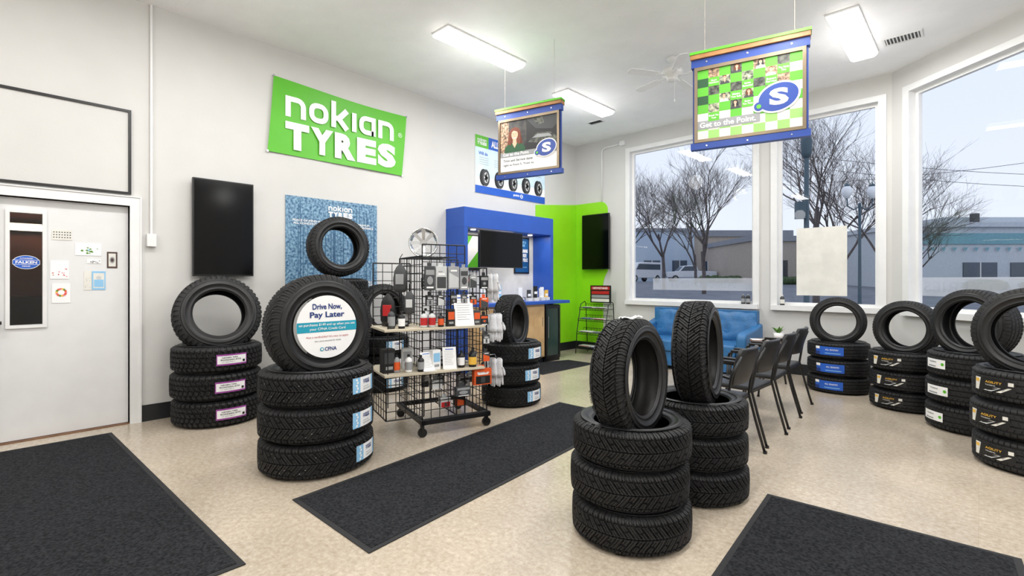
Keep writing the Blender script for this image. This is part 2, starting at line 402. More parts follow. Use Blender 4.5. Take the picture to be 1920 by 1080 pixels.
m=MB(); m.box((-.119,-.52,-.04),(-.03,.52,.05),FIXM); m.obj("housing",q)
m=MB(); y0,y1,z0,z1=-0.3,0.84,2.15,2.94; t=0.022
m.box((XL+.001,y0+t,z0+t),(XL+0.006,y1-t,z1-t),WALL)
p=thing("notice_board","blank grey board in thin black frame above door","board")
m.obj("board_face",p)
m=MB()
for lo,hi in (((XL+.001,y0,z0),(XL+0.02,y1,z0+t)),((XL+.001,y0,z1-t),(XL+0.02,y1,z1)),((XL+.001,y0,z0+t),(XL+0.02,y0+t,z1-t)),((XL+.001,y1-t,z0+t),(XL+0.02,y1,z1-t))): m.box(lo,hi,BLKM)
m.obj("frame",p)
p=thing("electrical_conduit","white painted conduit running down wall to switch box","conduit")
m=MB(); m.cyl((XL+0.018,0.993,1.78),(XL+0.018,0.993,H),0.012,0.012,TRIM); m.obj("pipe",p)
m=MB(); m.box((XL+.001,0.955,1.67),(XL+0.045,1.03,1.79),TRIM); m.obj("switch_box",p,bevel=0.004)
p=thing("electrical_conduit","white conduit bent along wall above green panel","conduit")
m=MB(); m.tube([(-5.14,YB-0.02,2.84),(-5.14,YB-0.02,3.76),(-5.12,YB-0.02,3.81),(-5.07,YB-0.02,3.83),(-4.70,YB-0.02,3.84)],0.013,TRIM); m.obj("pipe",p)
m=MB(); m.box((-4.74,YB-0.06,3.80),(-4.64,YB-.001,3.88),TRIM); m.obj("junction_box",p,bevel=0.004)
cards=[(0.30,0.43,1.70,1.79,OFFW,[GREY,DGREY],"small tan card with printed rows"),(0.45,0.63,1.57,1.68,WHITE,[LEAF,LBLUE],"green and white greeting card"),(0.29,0.41,1.36,1.52,WHITE,[PINK,RED],"white card with pink flowers"),
(0.30,0.42,1.15,1.32,WHITE,None,"white card with round flower wreath"),(0.51,0.56,1.26,1.43,OFFW,[DGREY,GREY],"narrow photo strip card"),(0.565,0.66,1.26,1.43,LBLUE,[WHITE,LGREY],"pale blue folded card"),(0.67,0.745,1.46,1.61,BROWN,[OFFW,GREY],"dark-edged tan card"),(0.53,0.63,1.50,1.54,WHITE,[GREY],"tiny white note")]
for a,b,c,e,ma,cl,lb in cards:
    m=MB(); X=XL-0.044
    m.box((X,a,c),(X+0.003,b,e),ma); mp=plane((X+0.003,(a+b)/2,(c+e)/2),90)
    w=(b-a)/2;h=(e-c)/2
    if cl is None:
        for k in range(14):
            a_=k*2*pi/14; m.disc2(w*.5*math.cos(a_),h*.08+w*.5*math.sin(a_),w*.15,w*.15,[PINK,ORANGE,LEAF,YEL][k%4],mp,.4+k*0.1,n=10)
    elif "rows" in lb:
        for r_ in range(3):
            for q_ in range(7): m.disc2(-w*.8+q_*w*.27,h*.5-r_*h*.5,w*.08,w*.08,DGREY,mp,.4,n=8)
    elif "pale blue" in lb:
        m.rect2(-w*.8,-h*.8,w*.8,h*.8,OFFW,mp,.4); m.rect2(-w*.7,-h*.7,w*.7,h*.1,LBLUE,mp,.8); m.disc2(0,h*.3,w*.4,h*.2,LGREY,mp,1,n=16)
    elif "dark-edged" in lb:
        m.rect2(-w*.7,-h*.8,w*.7,h*.8,OFFW,mp,.4); m.disc2(0,0,w*.5,h*.4,GREY,mp,.8,n=18); m.disc2(0,0,w*.3,h*.22,BROWN,mp,1,n=16)
    else:
        for k in range(12):
            u=random.uniform(-w*.75,w*.75);v=random.uniform(-h*.75,h*.3); r=random.uniform(.06,.14)*w
            m.disc2(u,v,r,r*random.uniform(.5,1),random.choice(cl),mp,.4+k*0.1,n=10)
    m.obj("greeting_card",label=lb+" stuck on door",category="card",group="cards stuck on the door")

# ------------------------------------------------------------------ floor mats
def floormat(corners,label):
    cx=sum(c[0] for c in corners)/4; cy=sum(c[1] for c in corners)/4
    p=thing("floor_mat",label,"floor mat",loc=(cx,cy,0))
    m=MB(); P=[(x-cx,y-cy) for x,y in corners]; Q=[(x*(1-0.03/abs(x)),y*(1-0.03/abs(y))) for x,y in P]
    vs=[(x,y,0.002) for x,y in P]+[(x,y,0.006) for x,y in P]+[(x,y,0.006) for x,y in Q]
    m.add(vs,[(0,1,5,4),(1,2,6,5),(2,3,7,6),(3,0,4,7),(4,5,9,8),(5,6,10,9),(6,7,11,10),(7,4,8,11)],MATE); m.obj("rubber_edge",p)
    m=MB(); m.add([(x,y,0.0085) for x,y in Q]+[(x,y,0.004) for x,y in Q],[(0,1,2,3),(4,5,1,0),(5,6,2,1),(6,7,3,2),(7,4,0,3)],MATC); m.obj("carpet",p)
floormat([(-5.53,-0.55),(-2.51,-0.45),(-2.51,0.80),(-5.53,0.67)],"charcoal ribbed carpet mat in front of white door")
floormat([(-3.04,1.23),(-2.17,1.25),(-2.45,4.26),(-3.34,4.25)],"long charcoal carpet runner between tire stacks")
floormat([(-5.4,5.33),(-4.48,5.32),(-4.46,6.60),(-5.0,6.60)],"charcoal carpet mat beside beverage counter")
floormat([(-0.82,1.45),(0.26,1.45),(0.15,3.40),(-0.96,3.33)],"wide charcoal carpet mat beside front tire stacks")

# ------------------------------------------------------------------ tires
def tri(x): x=x%1.0; return abs(2*x-1)*2-1
def pat_winter(s,t):
    a=abs(t); off=0.5 if t<0 else 0.0
    q=s+2.1*min(a,.62)+.6*max(0,a-.62)+off; ph=q%1.0
    if a<0.035+0.015*tri(s*2): return 1
    if ph<0.27 and a>0.08: return 1
    if abs(a-(0.36+0.04*tri(q)))<0.026 and (int(q)%2==0): return 0.9
    if abs(a-(0.68+0.02*tri(q)))<0.03: return 0.9
    if 0.56<ph<0.68 and a>0.1: return 0.45
    return 0
def pat_at(s,t):
    a=abs(t); off=0.5 if t<0 else 0.0
    if abs(a-(0.20+0.06*tri(s)))<0.04: return 1
    if abs(a-(0.58+0.05*tri(s+.5)))<0.045: return 1
    if a<0.2: return 1 if ((s+t*1.2)%1)<0.22 else (0.3 if ((s*4)%1)<0.2 else 0)
    if a<0.58: return 1 if ((s+off+a*0.8+.3)%1)<0.26 else (0.3 if ((s*4+a*2)%1)<0.2 else 0)
    return 1 if ((s+off)%1)<0.30 else 0
def pat_road(s,t):
    a=abs(t)
    if abs(a-0.20)<0.05 or abs(a-0.60)<0.05: return 1
    if a>0.64: return 0.8 if ((s+a*0.25)%1)<0.16 else 0
    if a>0.24: return 0.55 if ((s+a*1.3)%1)<0.12 and a>0.36 else 0
    return 0.4 if ((s+t*1.5)%1)<0.1 else 0
PATS={'winter':pat_winter,'at':pat_at,'road':pat_road}
TIRES={}
def tire_master(key,R,W,Rb,pat,pitches,studs=False,depth=0.009):
    K=14; NS=pitches*K; NL=60 if pat=='winter' else 42; w=W/2; f=PATS[pat]
    vs=[];fs=[];mi=[]
    for i in range(NS):
        th=2*pi*i/NS; s=i/float(K); c=math.cos(th);sn=math.sin(th)
        for j in range(NL+1):
            t=-1+2*j/NL; a=abs(t)
            r=R-0.005*t*t-0.042*max(0,(a-0.76)/0.24)**2
            dep=f(s,t)*depth
            if a>0.97: dep*=0.5
            vs.append(((r-dep)*c,(r-dep)*sn,0.93*w*t))
    P=NL+1
    for i in range(NS):
        k=(i+1)%NS
        for j in range(NL):
            fs.append((i*P+j,k*P+j,k*P+j+1,i*P+j+1))
            t=-1+2*(j+.5)/NL; st=0
            if studs and f((i+.5)/K,t)<0.5:
                q=i%(3*K); jj=j*40//NL
                if (q in(5,6) and jj in (6,31)) or (q in(25,26) and jj in (9,34)) or (q in (14,15) and jj==27) or (q in(36,37) and jj==13): st=1
            mi.append(st)
    me=bpy.data.meshes.new("tread"); me.from_pydata(vs,[],fs); me.update()
    me.materials.append(RUB); me.materials.append(STUD); me.polygons.foreach_set("material_index",mi)
    hs=R-Rb
    half=[(R-0.047,.925*w),(R-0.062,.955*w),(R-0.072,.958*w),(R-0.075,.972*w),(Rb+.66*hs,.992*w),(Rb+.60*hs,1.0*w),(Rb+.45*hs,.995*w),(Rb+.44*hs,1.01*w),(Rb+.40*hs,1.01*w),(Rb+.39*hs,.985*w),(Rb+.26*hs,.93*w),(Rb+.15*hs,.87*w),(Rb+.14*hs,.885*w),(Rb+.10*hs,.865*w),(Rb+.09*hs,.83*w),(Rb+.03*hs,.80*w),(Rb,.76*w),(Rb+.004,.70*w),(Rb+.06*hs,.71*w),(Rb+.25*hs,.80*w),(Rb+.55*hs,.88*w),(R-.055,.84*w),(R-.03,.62*w),(R-.025,0)]
    prof=half+[(r,-z) for r,z in reversed(half[:-1])]
    m=MB(); m.lathe(prof,RUB2,96)
    for sg in (1,-1):
        for wd,ang in (("RADIAL TUBELESS",0.0),("M+S",1.9),("STEEL BELTED",3.3),("TIRE",5.0)):
            rr=Rb+.74*hs; wdt=len(wd)*0.016
            def mp(u,v,l,ang=ang,sg=sg,rr=rr):
                th=ang-(u/rr)*sg; r=rr+v
                fr=(r-Rb)/hs; zz=w*(1.0-0.25*max(0,fr-0.62))+0.0008
                return Vector((r*math.cos(th),r*math.sin(th),sg*zz))
            m.text(wd,0,0,wdt,0.018,RUB2,mp,0,0.02)
    om=bpy.data.meshes.new("sidewall"); om.from_pydata(m.v,[],m.f); om.update(); om.materials.append(RUB2)
    om.polygons.foreach_set("use_smooth",[True]*len(om.polygons))
    TIRES[key]=(me,om,R,W)
tire_master('small_winter',0.315,0.200,0.200,'winter',56,depth=0.012)
tire_master('small_chevron',0.312,0.200,0.200,'winter',48,depth=0.012)
tire_master('big_stud',0.400,0.238,0.240,'winter',54,True,depth=0.013)
tire_master('mid_stud',0.330,0.225,0.205,'winter',50,True,depth=0.011)
tire_master('all_terrain',0.383,0.245,0.225,'at',48,depth=0.014)
tire_master('road_small',0.325,0.200,0.205,'road',60)
tire_master('road_large',0.340,0.234,0.220,'road',60)
def tire(key,loc,q=None,spin=0,scale=1,label="",group=None,sticker=None):
    me,sw,R,W=TIRES[key]
    p=thing("tire",label,"tire",loc=loc,group=group)
    p.rotation_mode='QUATERNION'; p.scale=(scale,)*3
    rq=Euler((0,0,spin)).to_quaternion()
    p.rotation_quaternion=(q@rq) if q is not None else rq
    for nm,md in (("tread",me),("sidewall",sw)):
        o=bpy.data.objects.new(nm,md); COL.objects.link(o); o.parent=p
    if sticker:
        az,fn=sticker
        s=MB(); fn(s,cylmap(R+0.001,0,az-spin)); o=s.obj("paper_label",p)
    return p
def stk_purple(s,mp):
    s.rect2(-.13,-.05,.13,.05,PURPLE,mp,0,8); s.rect2(-.122,-.036,.122,.036,WHITE,mp,1,8)
    s.text("NEXEN TIRE",-.02,.02,.13,.012,BLACK,mp,2); s.text("ROADIAN ATX",-.01,.0,.17,.014,BLACK,mp,2,.02); s.text("LT 265/70R17",-.03,-.02,.11,.009,GREY,mp,2); s.rect2(.09,-.03,.112,-.008,BLACK,mp,2,1)
def stk_snow(s,mp):
    s.rect2(-.12,-.055,.12,.055,WHITE,mp,0,8); s.rect2(-.12,-.055,-.05,.055,LBLUE,mp,1,4); s.rect2(.09,-.055,.12,.055,LBLUE,mp,1,2)
    s.nokian(.02,.022,.08,.034,NAVY,mp,2); s.rect2(-.02,-.04,.07,-.028,LGREY,mp,2,2); s.rect2(-.02,-.02,.05,-.012,LGREY,mp,2,2)
    for k in range(5): s.disc2(-.085+.008*(k%2),-.04+k*.02,.009,.009,WHITE,mp,2,n=10)
def stk_blue(s,mp):
    s.rect2(-.15,-.05,.15,.05,MBLUE,mp,0,8); s.rect2(-.15,.02,-.10,.05,WHITE,mp,1,2); s.rect2(-.15,-.05,-.10,-.01,NAVY,mp,1,2); s.text("ALL SEASON",.03,.015,.13,.018,WHITE,mp,2,.01); s.rect2(-.04,-.03,.12,-.022,LBLUE,mp,2,4)
def stk_orange(s,mp):
    s.rect2(-.14,-.045,.14,.045,BLACK,mp,0,8); s.poly2([(-.14,-.045),(-.105,-.045),(-.085,.045),(-.14,.045)],OFFW,mp,1); s.rect2(-.135,.012,-.10,.035,YEL,mp,1.6,1)
    s.text("AGILITY",.01,.024,.11,.016,YEL,mp,2,.01); s.text("TOURING",-.01,.002,.07,.008,WHITE,mp,2,.0)
    s.poly2([(-.06,-.04),(.00,-.04),(.06,-.008),(.03,-.008)],LGREY,mp,2); s.poly2([(.03,-.04),(.06,-.04),(.12,-.0),(.10,-.0)],OFFW,mp,2); s.rect2(.10,.015,.13,.04,OFFW,mp,2)
def stk_green(s,mp):
    s.rect2(-.11,-.04,.11,.04,WHITE,mp,0,8); s.disc2(.085,0,.014,.014,GREEN,mp,1,n=16); s.text("TOURING",-.02,.015,.09,.012,DGREY,mp,2,.01); s.rect2(-.08,-.03,.02,-.018,GREY,mp,1,2)
def stack(key,x,y,n,label,group,sticker=None,az=0,step=None,R=None):
    me,sw,R0,W=TIRES[key]; sc=(R/R0) if R else 1.0
    step=step or W*sc
    for k in range(n):
        jx,jy=random.uniform(-.012,.012),random.uniform(-.012,.012)
        if sticker: stt=(rad(az)+random.uniform(-.06,.06),sticker)
        else: stt=None
        tire(key,(x+jx,y+jy,step*(k+.5)+0.003*k+0.002),spin=random.uniform(0,6.28),scale=sc,label=label,group=group,sticker=stt)
def upright(key,x,y,z,az,tilt,Rd,label,group,spin=0.3):
    me,sw,R0,W=TIRES[key]
    n=Vector((math.cos(rad(az))*math.cos(rad(tilt)),math.sin(rad(az))*math.cos(rad(tilt)),math.sin(rad(tilt))))
    return tire(key,(x,y,z),q=n.to_track_quat('Z','Y'),spin=spin,scale=Rd/R0,label=label,group=group)
g="display tires standing on stacks"
stack('all_terrain',-5.35,1.45,3,"black all-terrain tire with purple-edged label in wall stack","all-terrain tire stack",stk_purple,3)
upright('all_terrain',-5.37,1.46,1.01,-6,14,0.375,"black all-terrain tire standing on stack below wall screen",g)
stack('big_stud',-3.56,1.63,3,"studded winter tire with white and blue label in stack","studded tire stack by runner",stk_snow,30)
upright('big_stud',-3.55,1.64,1.005,0,3,0.385,"studded winter tire standing upright holding round sign",g)
stack('mid_stud',-5.21,2.62,6,"black tire in tall stack before blue poster","tall tire stack by poster")
upright('mid_stud',-5.21,2.62,1.72,-6,5,0.335,"black tire standing on tall stack before blue poster",g)
stack('mid_stud',-5.40,3.29,3,"studded tire with blue and white label in stack","tire stack behind display rack",stk_snow,0,R=0.325)
upright('mid_stud',-5.42,3.30,0.975,-2,4,0.325,"black tire standing on stack behind display rack",g)
stack('mid_stud',-3.75,3.91,3,"studded tire with blue and white label beside rack","tire stack beyond display rack",stk_snow,4)
upright('mid_stud',-3.75,3.91,0.885,20,2,0.305,"black tire standing on stack beyond display rack",g)
stack('small_winter',-1.37,2.37,3,"black winter tire with chevron tread in front stack","chevron tire stack",None)
upright('small_winter',-1.37,2.37,0.825,5,3,0.315,"winter tire with chevron tread standing on front stack",g)
stack('small_chevron',-1.33,3.11,3,"black wide-grooved winter tire in stack near chairs","wide-grooved tire stack",None)
upright('small_chevron',-1.31,3.12,0.885,12,2,0.33,"wide-grooved winter tire standing on stack near chairs",g)
stack('road_small',-1.25,7.09,3,"touring tire with blue label in stack under windows","blue-label tire stack",stk_blue,-97)
upright('road_small',-1.25,7.09,0.845,-82,3,0.295,"touring tire standing on blue-label stack under windows",g)
stack('road_small',-0.55,6.63,3,"touring tire with black and amber label in stack","amber-label tire stack",stk_orange,-113)
upright('road_small',-0.55,6.63,0.835,-105,3,0.295,"touring tire standing on amber-label stack by windows",g)
stack('road_large',-0.03,6.08,3,"touring tire with white and green label in stack","green-label tire stack",stk_green,-141)
upright('road_large',-0.03,6.08,0.95,-122,3,0.315,"touring tire standing on green-label stack by windows",g)
stack('road_large',0.29,5.14,3,"touring tire with black and white label in stack","black-label tire stack",stk_orange,-136)
upright('road_large',0.29,5.14,0.965,-100,3,0.33,"touring tire standing on black-label stack by windows",g)
n=Vector((1,0,math.tan(rad(3)))).normalized()
Msg=Matrix.Translation(Vector((-3.55,1.64,1.005))+n*0.122)@Matrix(((0,-n.z,n.x,0),(1,0,0,0),(0,n.x,n.z,0),(0,0,0,1)))
p=thing("round_sign","round white financing sign fixed in tire centre","sign")
SR=.226
m=MB(); m.cyl((0,0,-0.004),(0,0,0.004),SR,SR,WHITE,n=64,M=Msg); m.obj("disc",p)
mp=mplane(Msg@Matrix.Translation((0,0,0.0045)))
m=MB()
tb=[-.036,-.018,0,.018,.036]
m.poly2([(math.sqrt(SR*SR-(t)**2)-.0005,t) for t in tb]+[(-math.sqrt(SR*SR-t*t)+.0005,t) for t in reversed(tb)],TEAL,mp,1)
m.text("Drive Now,",0,.143,.22,.048,NAVY,mp,2,.025); m.text("Pay Later",0,.082,.26,.054,NAVY,mp,2,.025)
m.text("on purchases $149 and up when you use",0,.015,.42,.023,WHITE,mp,2,.01); m.text("your CFNA Credit Card",0,-.016,.27,.023,WHITE,mp,2,.01)
m.text("Not a cardholder? It's easy to apply.",0,-.072,.32,.018,RED,mp,2,.0); m.text("See a store associate for details.",0,-.100,.2,.011,DGREY,mp,2,.0)
m.text("CFNA",.018,-.16,.09,.028,NAVY,mp,2,.02); m.disc2(-.048,-.16,.014,.014,TEAL,mp,2); m.disc2(-.048,-.16,.008,.008,WHITE,mp,3)
m.obj("lettering",p)

# ------------------------------------------------------------------ televisions
def tv(name,label,loc,ang,w,h,mount=0.05):
    p=thing(name,label,"television",loc=loc,rotz=ang)
    m=MB(); m.box((-w/2,-mount-0.045,-h/2),(w/2,-mount,h/2),BLKP); m.obj("housing",p,bevel=0.004)
    m=MB(); m.box((-w/2+.012,-mount-0.047,-h/2+.016),(w/2-.012,-mount-0.0445,h/2-.014),SCREEN); m.obj("screen",p)
    m=MB(); m.box((-.1,-mount,-.12),(.1,-.001,.12),BLKM); m.obj("wall_bracket",p)
tv("television","black portrait television mounted on wall near door",(XL,1.60,1.885),90,0.565,0.99)
tv("television","black landscape television hung in blue counter surround",(-5.42,5.37,1.82),90,0.94,0.56,0.03)
tv("television","black portrait television mounted on green wall panel",(-5.22,YB-.014,2.07),0,0.60,1.04,0.07)

# ------------------------------------------------------------------ wall banners and posters
p=thing("wall_banner","bright green vinyl banner with white lettering","banner")
m=MB()
nx=14; vs=[];fs=[]
TL,TR,BR,BL=(2.118,3.657),(3.877,3.611),(3.81,2.784),(2.05,2.794)
for j in range(9):
    for i in range(nx+1):
        a=i/nx;b=j/8
        yy=(TL[0]*(1-a)+TR[0]*a)*(1-b)+(BL[0]*(1-a)+BR[0]*a)*b; zz=(TL[1]*(1-a)+TR[1]*a)*(1-b)+(BL[1]*(1-a)+BR[1]*a)*b
        zz+= -0.02*math.sin(pi*a)*(1-b)
        vs.append((XL+0.022+0.008*math.sin(a*7+b*3),yy,zz))
for j in range(8):
    for i in range(nx): 
        q=j*(nx+1)+i; fs.append((q,q+nx+1,q+nx+2,q+1))
m.add(vs,fs,GREEN,True)
mp=plane((XL+0.034,2.98,3.21),90)
m.nokian(-.01,-.01,1.46,.70,WHITE,mp,1); m.disc2(.79,.12,.03,.03,WHITE,mp,1); m.disc2(.79,.12,.024,.024,GREEN,mp,1.5); m.text("R",.79,.12,.02,.026,WHITE,mp,2)
m.obj("vinyl_sheet",p)
m=MB()
for y,z in (TL,TR,BR,BL): m.cyl((XL+.001,y,z),(XL+0.03,y,z),.012,.012,CHROME)
m.obj("grommets",p)
p=thing("wall_poster","blue forest tire poster with white lettering on wall","poster")
m=MB(); m.box((XL+.001,2.252,1.20),(XL+0.012,3.428,2.33),FOREST)
mp=plane((XL+0.0125,2.84,1.765),90)
rn=random.Random(9)
TRK=mat("trunk_print",(40,78,114),.5,rgb2=(78,120,152),vscale=20)
for k in range(26):
    u=rn.uniform(-.56,.54); w_=rn.uniform(.006,.018); m.rect2(u,-.56,u+w_,rn.uniform(.3,.56),TRK,mp,.3+k*.01)
m.nokian(.08,.43,.32,.15,WHITE,mp,2)
for t,u,v,w in (("PEACE OF MIND IN\nALL CONDITIONS",-.34,.27,.34),("PREMIUM\nPERFORMANCE",.40,.27,.26),("ENHANCED\nSAFETY",-.40,-.46,.22),("SUSTAINABLE\nTECHNOLOGIES",.40,-.46,.28)):
    m.text(t,u,v,w,.06,WHITE,mp,2,.02)
m.obj("printed_panel",p)
p=thing("wall_banner","white and blue banner with row of printed tires","banner")
m=MB(); m.box((XL+.001,5.17,2.74),(XL+0.01,6.88,3.66),WHITE)
mp=plane((XL+0.011,6.02,3.2),90)
m.rect2(-.85,-.2,.86,.46,mat("pale_blue_print",(206,228,242),.5),mp,.4); m.rect2(-.56,.27,.86,.46,MBLUE,mp,1); m.rect2(-.85,.27,-.56,.46,GREEN,mp,1); m.nokian(-.705,.365,.20,.11,WHITE,mp,3); m.text("ALL-WEATHER",-.17,.365,.66,.11,WHITE,mp,2,.04)
m.rect2(-.85,-.46,.86,-.34,MBLUE,mp,1.2); m.text("Will do",-.68,.18,.2,.055,MBLUE,mp,2,.02); m.text("Remedy",-.15,.18,.24,.055,MBLUE,mp,2,.02)
for k in range(5):
    u=-.62+k*.33; v=-.20
    for q in range(4): m.rect2(-.76+k*.33,.11-q*.035,-.56+k*.33,.117-q*.035,GREY,mp,1)
    m.disc2(u-.05,v,.085,.135,BLACK,mp,2); m.disc2(u,v,.085,.135,DGREY,mp,3); m.disc2(u,v,.06,.098,BLACK,mp,4); m.disc2(u,v,.052,.088,LGREY,mp,5)
    for q in range(5):
        a=q*2*pi/5; m.poly2([(u+.012*math.cos(a+pi/2),v+.02*math.sin(a+pi/2)),(u-.012*math.cos(a+pi/2),v-.02*math.sin(a+pi/2)),(u+.045*math.cos(a-.3),v+.075*math.sin(a-.3)),(u+.045*math.cos(a+.3),v+.075*math.sin(a+.3))],BLACK,mp,6)
m.text("point",.1,-.40,.15,.05,WHITE,mp,2,.03); m.disc2(.23,-.40,.035,.035,WHITE,mp,2); m.text("S",.23,-.40,.035,.05,MBLUE,mp,3,.05)
m.obj("printed_sheet",p)

# ------------------------------------------------------------------ hanging signs
def hang_sign(a,b,ztop,label,art):
    cx,cy=(a[0]+b[0])/2,(a[1]+b[1])/2; ang=math.degrees(math.atan2(b[1]-a[1],b[0]-a[0])); w=math.hypot(b[0]-a[0],b[1]-a[1])/2
    p=thing("hanging_sign",label,"sign",loc=(cx,cy,ztop),rotz=ang)
    m=MB(); m.box((-w,-.055,-.022),(w,.055,0),GREEN); m.obj("green_cap",p)
    m=MB(); m.box((-w+.005,-.05,-.060),(w-.005,.05,-.022),SLAT); m.obj("wood_slat",p,bevel=.003)
    m=MB(); m.box((-w+.01,-.03,-.125),(w-.01,.03,-.06),BLUE); m.obj("top_rail",p)
    m=MB(); m.box((-w+.005,-.03,-.81),(w-.005,.03,-.757),BLUE); m.box((-w+.02,-.012,-.757),(-w+.034,.012,-.125),BLUE); m.box((w-.034,-.012,-.757),(w-.02,.012,-.125),BLUE); m.obj("bottom_rail",p)
    m=MB(); fw=w-.035
    for lo,hi in (((-fw,-.034,-.755),(fw,.02,-.73)),((-fw,-.034,-.155),(fw,.02,-.127)),((-fw,-.034,-.73),(-fw+.025,.02,-.155)),((fw-.025,-.034,-.73),(fw,.02,-.155))): m.box(lo,hi,BRONZE)
    m.obj("frame",p)
    m=MB(); m.box((-fw+.025,-.02,-.73),(fw-.025,.0,-.155),LGREY)
    mp=plane((0,-.0205,-.4425),0); art(m,mp,fw-.025,.2875); m.obj("poster",p)
    for sx in (-.62,.62):
        m=MB(); m.cyl((w*sx*1.2,0,0),(w*sx*1.2,0,H-ztop),.0016,.0016,CABLE,n=6); m.obj("cable",p)
    m=MB()
    for sx in (-.7,0,.7):
        m.cyl((w*sx,-.031,-.09),(w*sx,-.034,-.09),.007,.007,CHROME,n=8); m.cyl((w*sx,-.031,-.785),(w*sx,-.034,-.785),.006,.006,CHROME,n=8)
    m.obj("screws",p)
def person(m,mp,u,v,k,top,hair,l,long=True):
    P=lambda pts,mt,ll: m.poly2([(u+x*k,v+y*k) for x,y in pts],mt,mp,ll)
    if long: P([(-.045,.085),(-.075,.05),(-.085,-.02),(-.095,-.09),(-.07,-.13),(.07,-.13),(.098,-.09),(.085,-.02),(.072,.05),(.045,.085),(0,.10)],hair,l)
    P([(-.135,-.185),(-.13,-.13),(-.10,-.10),(-.045,-.083),(.045,-.083),(.10,-.105),(.13,-.14),(.14,-.185)],top,l+.5)
    P([(-.025,-.08),(-.03,-.087),(0,-.14),(.03,-.087),(.025,-.08),(.02,-.03),(-.02,-.03)],SKIN,l+.9)
    P([(.043*math.sin(a)*(1-.18*max(0,-math.cos(a))),.008+.062*math.cos(a)) for a in [-i*2*pi/28 for i in range(28)]],SKIN,l+1.3)
    P([(-.046,.02),(-.05,.06),(-.02,.085),(.03,.085),(.05,.055),(.047,.02),(.03,.045),(-.01,.06),(-.032,.048)],hair,l+1.7)
    if long:
        for sx in (-1,1): P([(sx*.046,.03),(sx*.07,.01),(sx*.082,-.08),(sx*.05,-.11),(sx*.042,-.06),(sx*.05,-.02)][::sx],hair,l+1.7)
    for sx in (-1,1):
        m.disc2(u+sx*.017*k,v+.017*k,.006*k,.003*k,BLACK,mp,l+1.8,10); P([(sx*.017-.009,.026),(sx*.017+.009,.026),(sx*.017+.009,.0285),(sx*.017-.009,.0285)],hair,l+1.8)
    P([(-.019,-.02),(-.01,-.031),(.01,-.031),(.019,-.02)],WHITE,l+1.8); P([(-.003,.01),(-.006,-.006),(.006,-.006)],SKIN2,l+1.8); P([(-.021,-.019),(.021,-.019),(0,-.0165)],RED,l+2)
def art_people(m,mp,w,h):
    m.rect2(-w,-h,w,h,WHITE,mp,.5); m.rect2(-w,-.07,w,h,BLACK,mp,.8)
    m.poly2([(-w,-.07),(-.24,-.07),(-.22,h),(-w,h)],PHOTO3,mp,1)
    m.poly2([(-.03,h),(.1,.16),(.3,.13),(w,.18),(w,h)],DGREY,mp,1); m.poly2([(0,.02),(w,-.04),(w,.03),(.28,.10),(.1,.11)],PHOTO1,mp,1.2); m.poly2([(.05,.06),(.30,.05),(.26,.085),(.12,.095)],GREY,mp,1.3); m.poly2([(.05,h),(.12,.2),(.2,.21),(.18,h)],PHOTO1,mp,1.2)
    m.rect2(-.25,-.07,-.02,h,mat("workshop_print",(70,66,60),.5,rgb2=(30,30,32),vscale=18),mp,1.1)
    person(m,mp,-.17,.115,1.0,DKLEAF,HAIR,2)
    m.rect2(-w,-.12,w,-.065,GREY,mp,1.5)
    m.text("Get to the Point.",-.15,-.092,.34,.038,WHITE,mp,5,.02)
    m.text("Tires and Service done",-.13,-.16,.38,.03,DGREY,mp,3,.01); m.text("right at Point S. Trust us.",-.12,-.215,.40,.03,DGREY,mp,3,.01)
    m.logo(.23,-.07,.10,mp,5)
def art_grid(m,mp,w,h):
    m.rect2(-w,-h,w,h,OFFW,mp,.5)
    cw=2*w/9; ch=.072
    rn=random.Random(5)
    for i in range(9):
        for j in range(8):
            u0=-w+i*cw; v1=h-j*ch; u1=u0+cw; v0=max(-h,v1-ch); uc=(u0+u1)/2
            if (i+j)%2==0: m.rect2(u0,v0,u1,v1,GREEN if j<6 else PGREEN,mp,1)
            elif j<5 and i<8 and not(j>3 and i>4) and 0<i:
                m.rect2(u0,v0,u1,v1,rn.choice([PHOTO1,PHOTO2,PHOTO3,PHOTO1]),mp,1)
                if rn.random()<.5: person(m,mp,uc+rn.uniform(-.01,.01),v0+.048,.26,rn.choice([DKLEAF,DGREY,LGREY,NAVY]),rn.choice([BLACK,HAIR]),1.2,long=rn.random()<.4)
            elif i==0 and 0<j<5: m.rect2(u0,v0,u1,v1,DKLEAF,mp,1)
    for t,i,j in (("Good\nNeighbors",1,1),("Service\nGuaranteed",4,2),("The Right\nTire",7,1),("Making\nYou Safe",3,3),("Expert\nService",6,2),("Brands You\nTrust",1,5),("Saving\nYou Time",4,4)):
        u=-w+(i+.5)*cw; v=h-(j+.5)*ch
        m.rect2(u-cw/2,v-ch/2,u+cw/2,v+ch/2,GREEN,mp,2); m.text(t,u,v,.074,.036,WHITE,mp,2.6,.02)
    m.rect2(-w,-.205,.09,-.135,GREY,mp,1.8)
    m.text("Get to the Point.",-.15,-.17,.42,.045,WHITE,mp,3,.025)
    m.logo(.215,-.035,.12,mp,4)
hang_sign((-4.079,4.012),(-3.264,4.218),3.325,"framed poster of smiling woman hanging from ceiling cables",art_people)
hang_sign((-1.764,4.035),(-0.914,4.241),3.25,"framed green checkered poster hanging from ceiling cables",art_grid)

